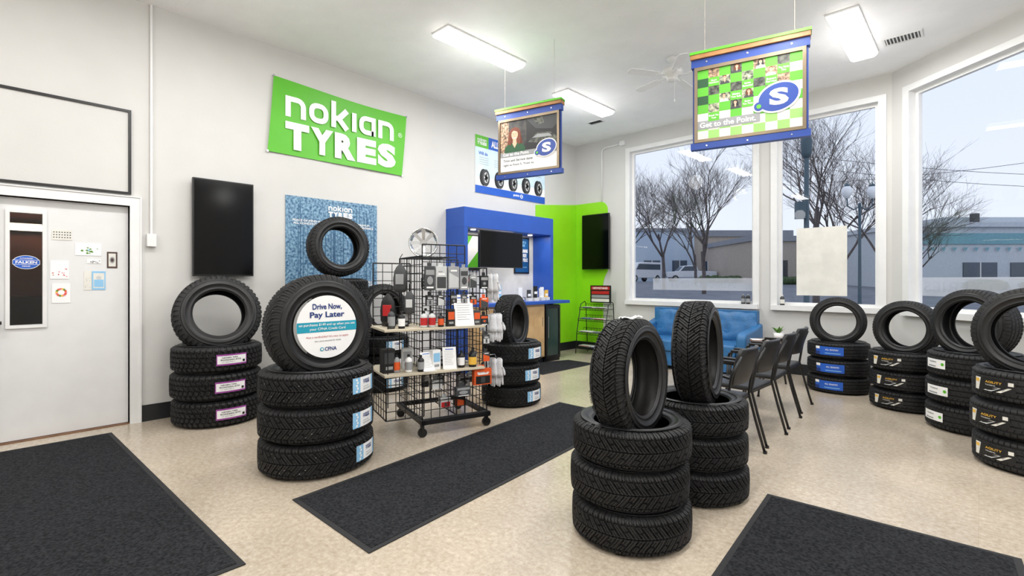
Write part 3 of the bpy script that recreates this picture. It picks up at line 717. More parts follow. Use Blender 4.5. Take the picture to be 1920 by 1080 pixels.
# ------------------------------------------------------------------ counter kiosk
p=thing("counter_surround","blue portal surround framing beverage counter on wall","surround")
m=MB(); m.box((XL+.002,4.59,2.12),(-5.34,6.62,2.41),KBLUE); m.obj("header",p,bevel=.004)
m=MB(); m.box((XL+.002,4.59,0),(-5.34,4.66,2.12),KBLUE); m.obj("side_panel",p)
m=MB(); m.box((XL+.002,6.55,0),(-5.34,6.62,2.12),KBLUE); m.obj("side_panel",p)
m=MB(); m.box((XL+.002,4.66,1.05),(XL+.015,6.55,2.12),OFFW); m.obj("back_panel",p)
for y in (4.95,5.6,6.25):
    m=MB(); m.cyl((-5.55,y,2.108),(-5.55,y,2.12),.04,.04,FIX,n=20); m.obj("puck_light",p)
p=thing("service_counter","light wood counter with blue worktop inside surround","counter")
m=MB(); m.box((XL+.02,4.67,.96),(-5.04,6.54,1.01),KBLUE); m.box((-5.33,6.54,.96),(-5.04,6.70,1.01),KBLUE); m.obj("worktop",p,bevel=.006)
m=MB(); m.box((XL+.02,4.67,.10),(-5.12,6.12,.96),WOOD); m.obj("cabinet",p)
for a,b in ((4.69,5.15),(5.17,5.63),(5.65,6.10)):
    m=MB(); m.box((-5.12,a,.12),(-5.105,b,.93),WOOD); o=m.obj("door",p,bevel=.003)
    m=MB(); m.cyl((-5.095,b-.05,.6),(-5.095,b-.05,.75),.006,.006,CHROME); m.obj("handle",o)
m=MB(); m.box((XL+.02,4.67,0),(-5.16,6.12,.10),BLACKB); m.obj("toe_kick",p)
p=thing("beverage_cooler","small black under-counter cooler with glass door","cooler")
m=MB(); m.box((XL+.03,6.14,0.0),(-5.14,6.54,.94),BLKP); m.obj("cabinet",p)
m=MB(); m.box((-5.14,6.15,.05),(-5.115,6.19,.93),BLKM); m.box((-5.14,6.49,.05),(-5.115,6.53,.93),BLKM); m.box((-5.14,6.19,.05),(-5.115,6.49,.10),BLKM); m.box((-5.14,6.19,.88),(-5.115,6.49,.93),BLKM); o=m.obj("door",p)
m=MB(); m.box((-5.135,6.19,.10),(-5.128,6.49,.88),mat("cooler_glass",(52,70,64),.08)); m.obj("glass",o)
m=MB(); m.cyl((-5.10,6.20,.4),(-5.10,6.20,.75),.007,.007,CHROME); m.obj("handle",p)
m=MB()
m.box((XL+.016,6.05,1.46),(XL+.03,6.43,2.09),BLACK); mp=plane((XL+.031,6.24,1.775),90); m.rect2(-.165,-.29,.165,.29,mat("deep_blue_print",(16,84,140),.5),mp,1)
m.text("POINT S\nPERKS",0,.2,.2,.09,LBLUE,mp,2,.03); m.text("MAINTAINING\nYOUR RIDE\nHAS ITS PERKS",0,0,.29,.22,WHITE,mp,2,.05); m.text("earn rewards on service",0,-.2,.25,.03,LBLUE,mp,2)
m.obj("framed_poster",label="dark blue framed perks poster inside counter surround",category="poster")
m=MB(); m.box((XL+.016,4.84,1.5),(XL+.03,5.25,2.06),BLACK); mp=plane((XL+.031,5.045,1.78),90); m.rect2(-.19,-.26,.19,.26,WHITE,mp,.5); m.poly2([(-.19,.26),(-.19,-.1),(.05,.26)],GREEN,mp,1); m.poly2([(.19,-.26),(.19,.05),(-.1,-.26)],GREEN,mp,1)
m.obj("framed_poster",label="green and white framed poster inside counter surround",category="poster")
m=MB(); M=Matrix(((0,1,0,0),(1,0,0,0),(0,0,1,0),(0,0,0,1)))
m.prism([(6.63,.155),(6.63,2.70),(YB-.001,2.83),(YB-.001,.155)],XL+.001,XL+.014,GREENW,M); m.obj("green_wall_panel",label="flat lime green panel beside blue counter surround",category="wall panel")
m=MB(); xr=-5.02; r=.16; top=2.83
pts=[(XL+.015,.155),(xr-.10,.155),(xr-.10,1.3),(xr-.06,1.42),(xr,1.52)]+[(xr-r+r*math.cos(a),top-r+r*math.sin(a)) for a in [i*pi/16 for i in range(9)]]+[(XL+.015,top)]
m.prism(pts,YB-.014,YB-.001,GREENW); m.obj("green_wall_panel",label="lime green panel with rounded corner behind television",category="wall panel")
def brochure(x,y,z,c,w=.10,h=.2,ang=90,label="small upright brochure holder on blue counter"):
    q=thing("brochure_holder",label,"brochure holder",loc=(x,y,z),rotz=ang,group="items on the blue counter")
    m=MB(); m.box((-w/2,-.03,0),(w/2,.03,.05),OFFW); m.box((-w/2,.02,.05),(w/2,.03,h),OFFW); m.obj("stand",q)
    m=MB(); m.box((-w/2+.008,.0,.02),(w/2-.008,.015,h+.02),c); mp=plane((0,-.001,h*.6),0); m.rect2(-w*.35,-.02,w*.35,.02,WHITE,mp,.5); m.obj("brochures",q)
for y,c,h in ((4.95,WHITE,.2),(5.12,LGREY,.16),(5.3,LBLUE,.24),(5.75,WHITE,.2),(5.9,DGREY,.16),(6.02,BLACK,.22),(6.16,OFFW,.14),(6.3,WHITE,.2),(6.44,YEL,.15)):
    brochure(-5.28+random.uniform(-.06,.06),y,1.01,c,h=h)

# ------------------------------------------------------------------ gridwall display rack
RC=(-3.71,2.92,0); RA=-17
p=thing("display_rack","black wire gridwall merchandiser on casters with beige shelves","display rack",loc=RC,rotz=RA)
def grid(m,a,b,z0,z1,st=.0762,r=.0036):
    a=Vector((a[0],a[1],0));b=Vector((b[0],b[1],0));L=(b-a).length;d=(b-a)/L;n=max(1,round(L/st))
    for i in range(n+1):
        q=a+d*(L*i/n); rr=r*1.7 if i in(0,n) else r
        m.cyl((q.x,q.y,z0),(q.x,q.y,z1),rr,rr,BLKM,n=6,cap=False)
    k=round((z1-z0)/st)
    for i in range(k+1):
        z=z0+(z1-z0)*i/k; rr=r*1.7 if i in(0,k) else r
        m.cyl((a.x,a.y,z),(b.x,b.y,z),rr,rr,BLKM,n=6,cap=False)
for a,b,z0,z1 in (((.34,-.32),(.34,.08),.14,1.66),((.34,.08),(.34,.30),.14,1.46),((-.34,-.32),(-.34,.30),.14,1.56),((-.34,-.32),(.34,-.32),.14,1.56),((-.34,.30),(.34,.30),.14,1.46),((-.34,.0),(.34,.0),.14,1.46),((.0,-.32),(.0,-.66),.95,1.50)):
    m=MB(); grid(m,a,b,z0,z1); m.obj("grid_panel",p)
m=MB()
for q in (-.32,.30): m.box((-.38,q-.02,.10),(.38,q+.02,.14),BLKM)
for q in (-.36,.36): m.box((q-.02,-.34,.101),(q+.02,.32,.139),BLKM)
m.obj("base_frame",p)
for x,y in ((.37,-.33),(.33,.30),(-.34,-.31),(-.34,.30)):
    m=MB(); m.cyl((x-.016,y,.038),(x+.016,y,.038),.038,.038,BLKP,n=20); m.box((x-.02,y-.012,.04),(x+.02,y+.012,.10),BLKM); m.obj("caster",p)
for z in (.945,.575):
    m=MB(); m.box((-.10,-.68,z-.02),(.47,.22,z),SHELF); m.obj("shelf",p,bevel=.003)
m=MB()
for x,y in ((-.05,-.64),(.42,-.64)): m.cyl((x,y,.3),(x,y,1.0),.005,.005,BLKM,n=6)
grid(m,(.44,-.66),(.44,-.34),.20,.56); grid(m,(-.05,-.66),(.44,-.66),.20,.56); 
m.obj("wire_basket",p)
MR=Matrix.Translation(RC)@Matrix.Rotation(rad(RA),4,'Z')
def RW(x,y,z): return MR@Vector((x,y,z))
GR="goods on the wire display rack"
def face_pack(x,y,z,w,h,c,c2,label,name="hanging_package",az=90,d=.025,txt=None,style=0):
    q=thing(name,label,"package",loc=RW(x,y,z),rotz=RA+az,group=GR)
    m=MB(); m.box((-w/2,-d,-h),(w/2,0,-.03),c); mp=plane((0,-d-.0005,-h/2-.015),0)
    if style==0:
        m.rect2(-w*.42,h*.12,w*.42,h*.3,c2,mp,.5); m.rect2(-w*.35,-h*.36,w*.35,-h*.30,WHITE if c is not WHITE else DGREY,mp,.5)
        m.disc2(0,-h*.08,w*.3,h*.15,DGREY if c is not DGREY else GREY,mp,.8,n=20); m.disc2(0,-h*.08,w*.16,h*.08,c2,mp,1.2,n=16)
    elif style==1:
        m.rect2(-w*.42,-h*.36,w*.42,h*.05,c2,mp,.5); m.rect2(-w*.3,h*.12,w*.3,h*.18,WHITE if c is not WHITE else DGREY,mp,.5); m.rect2(-w*.3,h*.22,w*.1,h*.26,GREY,mp,.5); m.rect2(-w*.12,-h*.3,w*.12,h*.0,DGREY,mp,.9)
    else:
        m.poly2([(-w*.45,-h*.38),(w*.45,-h*.38),(w*.45,h*.0),(-w*.45,h*.2)],c2,mp,.5); m.rect2(-w*.3,h*.24,w*.3,h*.3,WHITE if c is not WHITE else DGREY,mp,.5)
    if txt: m.text(txt,0,h*.21,w*.7,h*.12,WHITE if c2 is not WHITE else BLACK,mp,1.4,.03)
    m.obj("pack",q,bevel=.002)
    m=MB(); m.box((-w*.2,-.004,-.03),(w*.2,-.001,0),c); m.tube([(0,.03,.0),(0,-.03,-.01),(0,-.04,0)],.002,CHROME,n=5); m.obj("hang_tab",q)
k=0
for y,w,h,z,c,c2 in ((-.27,.09,.24,1.50,DGREY,GREY),(-.165,.10,.24,1.50,LGREY,DGREY),(-.05,.10,.23,1.50,GREY,LGREY),(.05,.08,.23,1.49,GREY,DGREY),
    (-.27,.07,.12,1.25,BLACK,GREY),(-.17,.06,.12,1.25,DGREY,LGREY),(-.05,.06,.12,1.25,BLACK,GREY),(.05,.06,.11,1.25,DGREY,GREY)):
    face_pack(.372,y,z,w,h,c,c2,"silver and grey carded accessory hanging on wire rack" if z>1.4 else "small dark blister pack hanging on wire rack",style=k%3); k+=1
for y,z,w,h,c,c2 in ((.14,1.42,.07,.14,GREY,DGREY),(.25,1.42,.08,.15,BLACK,GREY),(.14,1.24,.07,.11,BLACK,ORANGE),(.25,1.22,.08,.12,ORANGE,DGREY),(.25,1.06,.08,.12,BLACK,ORANGE),(.27,.88,.07,.11,DGREY,LGREY),(.27,.72,.07,.11,DGREY,ORANGE)):
    face_pack(.372,y,z,w,h,c,c2,"dark and orange carded accessory hanging on rack",style=k%3); k+=1
for zr in (1.40,.50):
    for y in (-.23,-.09,.12,.22):
        c,c2=[(DGREY,GREY),(BLACK,LGREY),(GREY,DGREY),(BLACK,ORANGE),(LGREY,DGREY)][k%5]
        face_pack(.14,y,zr,.07,.12,c,c2,"small dark packaged accessory hanging inside rack",style=k%3); k+=1
for y,z,c in ((-.18,.50,(GREY,WHITE)),(.08,.50,(GREY,BLACK)),(-.10,.33,(LGREY,RED)),(.04,.33,(BLACK,ORANGE))):
    face_pack(.28,y,z,.10,.11,c[0],c[1],"boxed car accessory on lower wire rack",d=.05,style=k%3); k+=1
face_pack(.40,.21,.58,.17,.17,ORANGE,BLACK,"orange and black bag package hanging low on rack",d=.05,txt="Snap-it",style=1)
face_pack(.40,.02,.44,.14,.11,DGREY,GREY,"dark boxed accessory hanging low on rack",d=.05)
def mitt(x,y,z,c,c2,lb,s=1.0,rz=60):
    q=thing("wash_mitt",lb,"car wash mitt",loc=RW(x,y,z),rotz=RA+rz,group=GR)
    M=Matrix.Diagonal((s,.4*s,s,1))
    m=MB()
    m.lathe([(0.001,-.29),(.05,-.285),(.068,-.25),(.072,-.16),(.06,-.08),(.04,-.04),(.012,-.01),(0,0)],c,24,M); m.obj("body",q)
    m=MB(); m.box((-.04*s,-.036*s,-.21*s),(.04*s,-.030*s,-.11*s),c2); m.obj("card",q,bevel=.004)
    m=MB(); m.tube([(0,0,-.01),(0,0,.05),(0.02,0,.08)],.004,BLKM,n=6); m.obj("loop",q)
mitt(.16,-.46,1.50,DGREY,GREY,"dark grey dust brush hanging on rack side",.9); mitt(.20,-.58,1.24,BLACK,RED,"black and red wash mitt hanging on rack side",.95); mitt(.30,-.42,1.26,DGREY,LGREY,"dark grey wash mitt hanging on rack side",.7)
def bottle(x,y,z,h,r,c,c2,lb,cap=BLACK):
    q=thing("bottle",lb,"bottle",loc=RW(x,y,z),rotz=RA,group=GR)
    m=MB(); m.lathe([(0,0.001),(r*.9,.001),(r,.01),(r,h*.68),(r*.85,h*.76),(r*.35,h*.84),(r*.32,h*.88)],c,20); m.obj("body",q)
    m=MB(); m.cyl((0,0,h*.87),(0,0,h),r*.4,r*.36,cap,n=16); m.obj("cap",q)
    m=MB(); m.cyl((0,0,h*.15),(0,0,h*.6),r*1.02,r*1.02,c2,n=20,cap=False); m.obj("wrap_label",q)
sh=.945
for x,y,h,r,c,c2 in ((.38,-.60,.17,.03,DGREY,GREY),(.40,-.52,.14,.028,BLACK,WHITE),(.41,-.33,.14,.03,LGREY,RED),(.42,-.26,.14,.03,LGREY,RED),(.34,-.29,.16,.03,LGREY,GREY),(.42,-.18,.12,.026,BLACK,ORANGE)):
    bottle(x,y,sh,h,r,c,c2,random.choice(["labelled plastic bottle standing on upper shelf","car care bottle with printed label on shelf"]))
sh=.575
for x,y,h,r,c,c2 in ((.40,-.46,.15,.03,WHITE,GREY),(.42,-.36,.14,.028,BLACK,GREY),(.40,.02,.15,.03,BLACK,WHITE),(.42,.12,.15,.035,BLACK,YEL),(.34,.16,.16,.035,DGREY,WHITE),(.36,-.55,.15,.028,GREY,ORANGE)):
    bottle(x,y,sh,h,r,c,c2,"oil bottle with printed label on lower shelf")
def pbox(x,y,z,w,d,h,c,c2,lb,rz=0):
    m=MB(); m.box((-d/2,-w/2,0),(d/2,w/2,h),c); mp=plane((d/2+.0005,0,h/2),90); m.rect2(-w*.4,-h*.1,w*.4,h*.35,c2,mp,.5); m.rect2(-w*.3,-h*.35,w*.3,-h*.22,GREY,mp,.5)
    o=m.obj("product_box",bevel=.002,label=lb,category="box",group=GR); o.location=RW(x,y,z); o.rotation_euler=(0,0,rad(RA+rz))
pbox(.33,-.62,.575,.10,.09,.20,BLACK,DGREY,"black product box standing on lower shelf",5)
pbox(.22,-.42,.575,.09,.07,.18,LGREY,GREY,"grey product box standing on lower shelf",-8)
pbox(.38,-.22,.575,.08,.06,.17,WHITE,LBLUE,"white product box standing on lower shelf",12)
pbox(.12,-.55,.945,.10,.08,.14,BLACK,RED,"black and red product box on upper shelf",10)
pbox(.41,-.09,.945,.07,.05,.15,BLACK,ORANGE,"black and orange product box on upper shelf",0)
pbox(.38,.17,.945,.07,.06,.13,DGREY,ORANGE,"dark product box on upper shelf",0)
pbox(.24,-.45,.945,.065,.05,.13,BLACK,GREY,"small dark product box standing on rack shelf",6)
pbox(.24,-.12,.575,.065,.05,.16,DGREY,LGREY,"small dark product box standing on rack shelf",-6)
def sheet(x,y,z,w,h,lb,rz=0,tilt=12):
    q=thing("sign_holder",lb,"sign holder",loc=RW(x,y,z),rotz=RA+90+rz,group=GR)
    M=Matrix.Rotation(rad(-tilt),4,'X')
    m=MB(); m.box((-w/2,0,0),(w/2,.004,h),WHITE,M); mp0=plane((0,-.0005,h/2),0); mp=lambda u,v,l: M@mp0(u,v,l)
    for i in range(9): m.rect2(-w*.38,h*.3-i*h*.075,w*random.uniform(.1,.38),h*.3-i*h*.075+h*.012,GREY,mp,.5)
    m.rect2(-w*.3,h*.38,w*.3,h*.42,MBLUE,mp,.5); m.obj("sheet",q)
    m=MB(); m.box((-w/2,-.03,0),(w/2,.06,.004),OFFW); m.obj("foot",q)
sheet(.44,.04,.945,.18,.28,"white printed sheet standing on upper rack shelf"); sheet(.43,-.10,.575,.12,.19,"small printed price sheet on lower rack shelf",-10); sheet(.44,-.29,.575,.11,.17,"tilted brochure stand on lower rack shelf",10,25)
def bag(x,y,z,w,h,seed,lb,rz=40):
    # limp white work gloves in a bunch: cuff at the hook, four fingers and a thumb hanging down
    rn=random.Random(seed)
    q=thing("work_gloves",lb,"gloves",loc=RW(x,y,z),rotz=RA+rz,group="white gloves hanging on rack end")
    m=MB()
    def limb(pts,rs,fl=.45):
        n=12; vs=[];fs=[]
        for (px,py,pz),rr in zip(pts,rs):
            for i in range(n):
                a=2*pi*i/n; vs.append((px+rr*math.cos(a),py+rr*fl*math.sin(a),pz))
        for j in range(len(pts)-1):
            for i in range(n): fs.append((j*n+i,j*n+(i+1)%n,(j+1)*n+(i+1)%n,(j+1)*n+i))
        fs.append(tuple(range(n))); fs.append(tuple(range(len(vs)-n,len(vs))))
        m.add(vs,fs,BAG,True)
    for g_ in range(2):
        ox=(-.022,.028)[g_]; oy=(-.012,.014)[g_]; s=w/.13
        limb([(ox,oy,-.005),(ox,oy,-.02),(ox+.002,oy,-.06),(ox,oy,-.10),(ox,oy,-.15),(ox,oy,-.185)],[.018*s,.034*s,.032*s,.036*s,.044*s,.042*s])
        for i,ln in enumerate((.085,.105,.11,.09)):
            fx=ox+(-.031+.0205*i)*s; sw=rn.uniform(-.008,.008)
            limb([(fx,oy,-.17),(fx+sw*.5,oy-.004,-.17-ln*.5),(fx+sw,oy,-.17-ln*.92),(fx+sw,oy,-.17-ln)],[.013*s,.0125*s,.011*s,.005*s],.7)
        sd=-1 if g_==0 else 1
        limb([(ox+sd*.030*s,oy,-.09),(ox+sd*.048*s,oy,-.125),(ox+sd*.056*s,oy,-.155),(ox+sd*.057*s,oy,-.168)],[.015*s,.014*s,.012*s,.005*s],.7)
    m.obj("gloves",q)
    m=MB(); m.tube([(0,0,-.01),(0,-.02,.03),(-.03,-.12,.035)],.0025,CHROME,n=6); m.obj("hook",q)
bag(.26,.40,1.42,.13,.30,1,"pair of limp white work gloves hanging on top hook",20); bag(.28,.42,1.04,.14,.30,2,"pair of limp white work gloves hanging on middle hook",50); bag(.30,.42,.62,.13,.28,3,"pair of limp white work gloves hanging on low hook",30); bag(.12,.43,1.02,.13,.24,4,"pair of white work gloves hanging behind another pair",70); bag(.14,.42,.60,.13,.26,6,"pair of white work gloves hanging behind another pair",10)
q=thing("alloy_wheel","polished spoked alloy wheel standing on top of rack","wheel",loc=RW(-.06,-.17,1.700),rotz=RA+70); q.scale=(.85,.85,.85)
Mw=Matrix.Rotation(rad(90),4,'X')
m=MB(); m.lathe([(.155,-.08),(.16,-.075),(.145,-.06),(.14,.0),(.145,.06),(.16,.075),(.163,.085),(.155,.088),(.14,.07),(.13,.02),(.128,-.06),(.145,-.078),(.155,-.08)],CHROME,48,Mw); m.obj("barrel",q)
m=MB()
for i in range(8):
    a=2*pi*i/8
    M=Mw@Matrix.Rotation(a,4,'Z'); m.add([(.03,-.014,.05),(.142,-.02,.066),(.142,.02,.066),(.03,.014,.05),(.03,-.014,.03),(.142,-.02,.046),(.142,.02,.046),(.03,.014,.03)],[(0,1,2,3),(7,6,5,4),(0,4,5,1),(1,5,6,2),(2,6,7,3),(3,7,4,0)],CHROME,M=M)
m.obj("spokes",q)
m=MB(); m.cyl((0,0,.03),(0,0,.075),.035,.03,CHROME,n=24,M=Mw); m.obj("hub",q)
m=MB()
for i in range(10): m.cyl((-.34,-.32+i*.036,1.555),(.34,-.32+i*.036,1.555),.0028,.0028,BLKM,n=6,cap=False)
m.obj("top_shelf",p)

# ------------------------------------------------------------------ chairs
def chair(loc,rotz):
    q=thing("waiting_chair","black vinyl armchair with black tubular steel frame","chair",loc=loc,rotz=rotz,group="row of waiting chairs")
    m=MB(); m.box((-.21,-.215,.425),(.24,.215,.465),SEATV); m.obj("seat",q,bevel=.018,seg=3)
    m=MB(); n=10; vs=[];fs=[]
    for j,(z,dx) in enumerate(((.58,.0),(.64,-.015),(.74,-.04),(.81,-.058),(.85,-.07))):
        wj=.17+.035*math.sin(j/4*pi)
        for i in range(n+1):
            a=-1+2*i/n; vs.append((-.245+dx+.035*a*a,a*wj,z))
    R_=n+1
    for j in range(4):
        for i in range(n): fs.append((j*R_+i,j*R_+i+1,(j+1)*R_+i+1,(j+1)*R_+i))
    m.add(vs,fs,SEATV,True); o=m.obj("backrest",q); sol=o.modifiers.new("solid","SOLIDIFY"); sol.thickness=.03; sol.offset=0; b=o.modifiers.new("bevel","BEVEL"); b.width=.01; b.segments=2
    for sy in (-1,1):
        y=sy*.24
        m=MB(); m.tube([(.22,y,.0),(.19,y,.40),(.18,y,.62)],.011,BLKM); m.obj("leg",q)
        m=MB(); m.tube([(-.32,y,.0),(-.25,y,.25),(-.20,y,.45),(-.235,y*.93,.66),(-.29,y*.78,.80)],.011,BLKM); m.obj("leg",q)
        m=MB(); m.tube([(.18,y,.61),(.17,y,.655),(.13,y,.675),(-.10,y,.665),(-.22,y*.95,.64)],.011,BLKM); m.box((-.12,y-.022,.672),(.15,y+.022,.694),BLKP); m.obj("armrest",q,bevel=.006)
    m=MB(); m.tube([(-.20,-.24,.43),(-.20,.24,.43)],.01,BLKM); m.tube([(.19,-.24,.40),(.19,.24,.40)],.01,BLKM); m.obj("cross_bar",q)
    for x,y in ((.22,-.24),(.22,.24),(-.32,-.24),(-.32,.24)):
        m=MB(); m.cyl((x,y,0),(x,y,.02),.015,.015,BLKP); m.obj("foot_cap",q)
    return q
c0=chair((-1.52,3.86,0),180)
for y,dx,rz in ((4.50,-.02,178),(5.15,-.05,182),(5.82,-.10,181)): copy_thing(c0,(-1.52+dx,y,0),rotz=rz)

# ------------------------------------------------------------------ blue loveseat
q=thing("loveseat","blue vinyl two-seat sofa with tufted back under window","sofa",loc=(-3.12,7.30,0))
W_=.86
m=MB(); m.box((-W_,-.36,.06),(W_,.36,.28),BLUEV); m.obj("base",q,bevel=.02)
for sx in (-1,1):
    m=MB(); m.box((min(0,sx*(W_-.14)),-.40,.28),(max(0,sx*(W_-.14)),.20,.45),BLUEV); m.obj("seat_cushion",q,bevel=.035,seg=4)
    m=MB()
    x0=min(0,sx*(W_-.06));x1=max(0,sx*(W_-.06)); nx=16;nz=10; vs=[];fs=[]
    for j in range(nz+1):
        for i in range(nx+1):
            a=i/nx;b=j/nz
            tuft=-.022*max(0,math.cos(a*2*pi*3)*math.cos(b*2*pi*1.5))
            edge=.04*min(1,min(a,1-a,b,1-b)*8)
            vs.append((x0+(x1-x0)*a,.20-edge-tuft+.10*b-.02,.44+.46*b))
    for j in range(nz):
        for i in range(nx): r0=j*(nx+1)+i; fs.append((r0,r0+1,r0+nx+2,r0+nx+1))
    m.add(vs,fs,BLUEV,True); m.box((x0,.18,.30),(x1,.36,.60),BLUEV); m.box((x0,.26,.6),(x1,.37,.90),BLUEV); m.obj("back_cushion",q)
    m=MB(); xa=sx*(W_-.13);xb=sx*W_
    pts=[(-.40,.06),(-.40,.56),(-.36,.62),(.1,.66),(.34,.72),(.36,.06)]
    lo,hi=min(xa,xb),max(xa,xb)
    M=Matrix(((0,1,0,0),(1,0,0,0),(0,0,1,0),(0,0,0,1)))
    m.prism(pts,lo,hi,BLUEV,M); m.obj("armrest",q,bevel=.03,seg=4)
for x,y in ((-.8,-.32),(.8,-.32),(-.8,.32),(.8,.32)):
    m=MB(); m.cyl((x,y,0),(x,y,.07),.018,.025,DWOOD); m.obj("leg",q)
q=thing("side_table","small round wooden side table between sofa and chairs","table",loc=(-1.98,6.95,0))
m=MB(); m.lathe([(0,.53),(.22,.53),(.235,.54),(.235,.555),(.22,.565),(0,.565)],DWOOD,40); m.obj("table_top",q)
for i in range(3):
    a=2*pi*i/3+.4
    m=MB(); m.tube([(.12*math.cos(a),.12*math.sin(a),.53),(.15*math.cos(a),.15*math.sin(a),.28),(.19*math.cos(a),.19*math.sin(a),0)],.012,BLKM); m.obj("leg",q)
q=thing("potted_plant","small green plant in white pot on side table","plant",loc=(-1.88,6.98,.566))
m=MB(); m.lathe([(0,0),(.045,0),(.06,.10),(.055,.10),(.05,.085),(0,.085)],WHITE,24); m.obj("pot",q)
m=MB()
for i in range(18):
    a=i*2.4; r=.05+.06*random.random(); h=.12+.07*random.random()
    c,s=math.cos(a),math.sin(a); b=Vector((0,0,.08)); t=Vector((c*r,s*r,h)); sd=Vector((-s,c,0))*.014; md=(b+t)/2+Vector((0,0,.02))
    m.add([b,md-sd,t,md+sd],[(0,1,2,3)],LEAF,True)
m.obj("leaves",q)
q=thing("magazine","open magazine lying on side table","magazine",loc=(-2.08,6.88,.566),rotz=30)
m=MB(); m.box((-.1,-.07,0),(.0,.07,.006),WHITE); m.box((.0,-.07,0),(.1,.07,.005),LGREY); m.obj("pages",q)
m=MB(); nx=10; vs=[];fs=[]
rn=random.Random(3)
for j in range(7):
    for i in range(nx+1): vs.append((-.06+.012*i,-.03+.010*j,.006+.005*math.sin(i*1.1+j)+rn.uniform(-.002,.002)+(.006 if i>7 else 0)))
for j in range(6):
    for i in range(nx): k=j*(nx+1)+i; fs.append((k,k+1,k+nx+2,k+nx+1))
m.add(vs,fs,LGREY,True); o=m.obj("crumpled_receipt",label="crumpled white paper resting on top of display tire",category="paper"); o.location=(-1.37,2.37,1.138); o.rotation_euler=(0,0,rad(50))

# ------------------------------------------------------------------ magazine rack
RX=-5.06
q=thing("magazine_rack","small upright black wire literature rack by wall","magazine rack",loc=(RX,7.46,0))
for sx in (-.30,.30):
    m=MB(); m.tube([(sx,.22,0),(sx,.16,.92),(sx,.12,.95),(sx,.0,.90),(sx,-.12,.40),(sx,-.16,.0)],.008,BLKM); m.obj("side_frame",q)
LV=((-.13,.10),(-.11,.36),(-.07,.60),(-.03,.80))
for k,(y,z) in enumerate(LV):
    m=MB()
    for i in range(11):
        x=-.30+.06*i; m.tube([(x,y-.02,z+.04),(x,y-.02,z),(x,y+.18,z+.02),(x,y+.2,z+.10)],.003,BLKM,n=5)
    for (yy,zz) in ((y-.02,z+.04),(y-.02,z),(y+.18,z+.02),(y+.2,z+.10)): m.cyl((-.30,yy,zz),(.30,yy,zz),.0045,.0045,BLKM,n=6)
    m.obj("wire_shelf",q)
q2=thing("rack_sign","small red and black sign board above literature rack","sign",loc=(RX+.03,7.62,.93))
m=MB(); m.box((-.22,-.01,0),(.22,.01,.32),BLACK); m.obj("board",q2)
m=MB(); mp=plane((0,-.011,.16),0); m.rect2(-.2,.08,.2,.14,RED,mp,1); m.text("NEWSSTAND",0,.11,.32,.035,WHITE,mp,2,.03)
for i in range(3): m.rect2(-.19,-.14+i*.07,.19,-.085+i*.07,[OFFW,GREY,RED][i],mp,2)
m.obj("print",q2)
for k,(y,z) in enumerate(LV):
    for i in range(2):
        x=RX-.15+.28*i
        for s_ in range(2):
            m=MB(); m.box((-.12,-.07,0),(.12,.09,.012),[OFFW,LGREY,WHITE,GREY][(i+k+s_)%4]); m.box((-.10,-.072,.002),(.10,-.0701,.010),[DGREY,RED,GREY,MBLUE][(i*2+k+s_)%4])
            m.obj("magazine",loc=(x+.01*s_,7.46+y+.08,z+.030+.013*s_),label="folded printed magazine lying in wire literature rack",category="magazine",group="magazines in wire rack")

# ------------------------------------------------------------------ windows: sheet, bands, cans on sill
m=MB(); m.box((-1.90,YB+.078,1.13),(-1.29,YB+.085,2.09),OFFW); m.obj("paper_sheet",label="blank white poster sheet taped inside window",category="poster")
m=MB(); 
mp=plane((-3.2,YB+.089,1.28),0); m.rect2(-.95,-.10,.72,.10,BAND,mp,0); m.text("ALIGNMENT",-.1,0,1.1,.11,LETF,mp,1.2,.0,mirror=True); m.obj("window_lettering",w1)
m=MB(); mp0=lambda u,v,l: M3@Vector((u,.089-l*.0015,1.27+v)); m.rect2(W3[0]+.08,-.11,1.6,.11,BAND,mp0,0); m.text("BATTERIES",.9,0,1.1,.12,LETF,mp0,1.2,.0,mirror=True); m.obj("window_lettering",w3)
def can(x,y,z,c,c2,h=.15,r=.03):
    q=thing("oil_bottle","small product bottle standing on window sill","bottle",loc=(x,y,z),group="bottles on window sill")
    m=MB(); m.lathe([(0,0),(r,0),(r,h*.7),(r*.5,h*.85),(r*.4,h*.86)],c,18); m.obj("body",q)
    m=MB(); m.cyl((0,0,h*.86),(0,0,h),r*.42,r*.4,c2,n=14); m.obj("cap",q)
    m=MB(); m.cyl((0,0,h*.15),(0,0,h*.55),r*1.02,r*1.02,c2,n=18,cap=False); m.obj("wrap_label",q)
can(-2.60,YB-.02,.986,DGREY,GREY); can(-2.53,YB-.02,.986,BLACK,GREY); can(-2.06,YB-.02,.986,DGREY,OFFW)

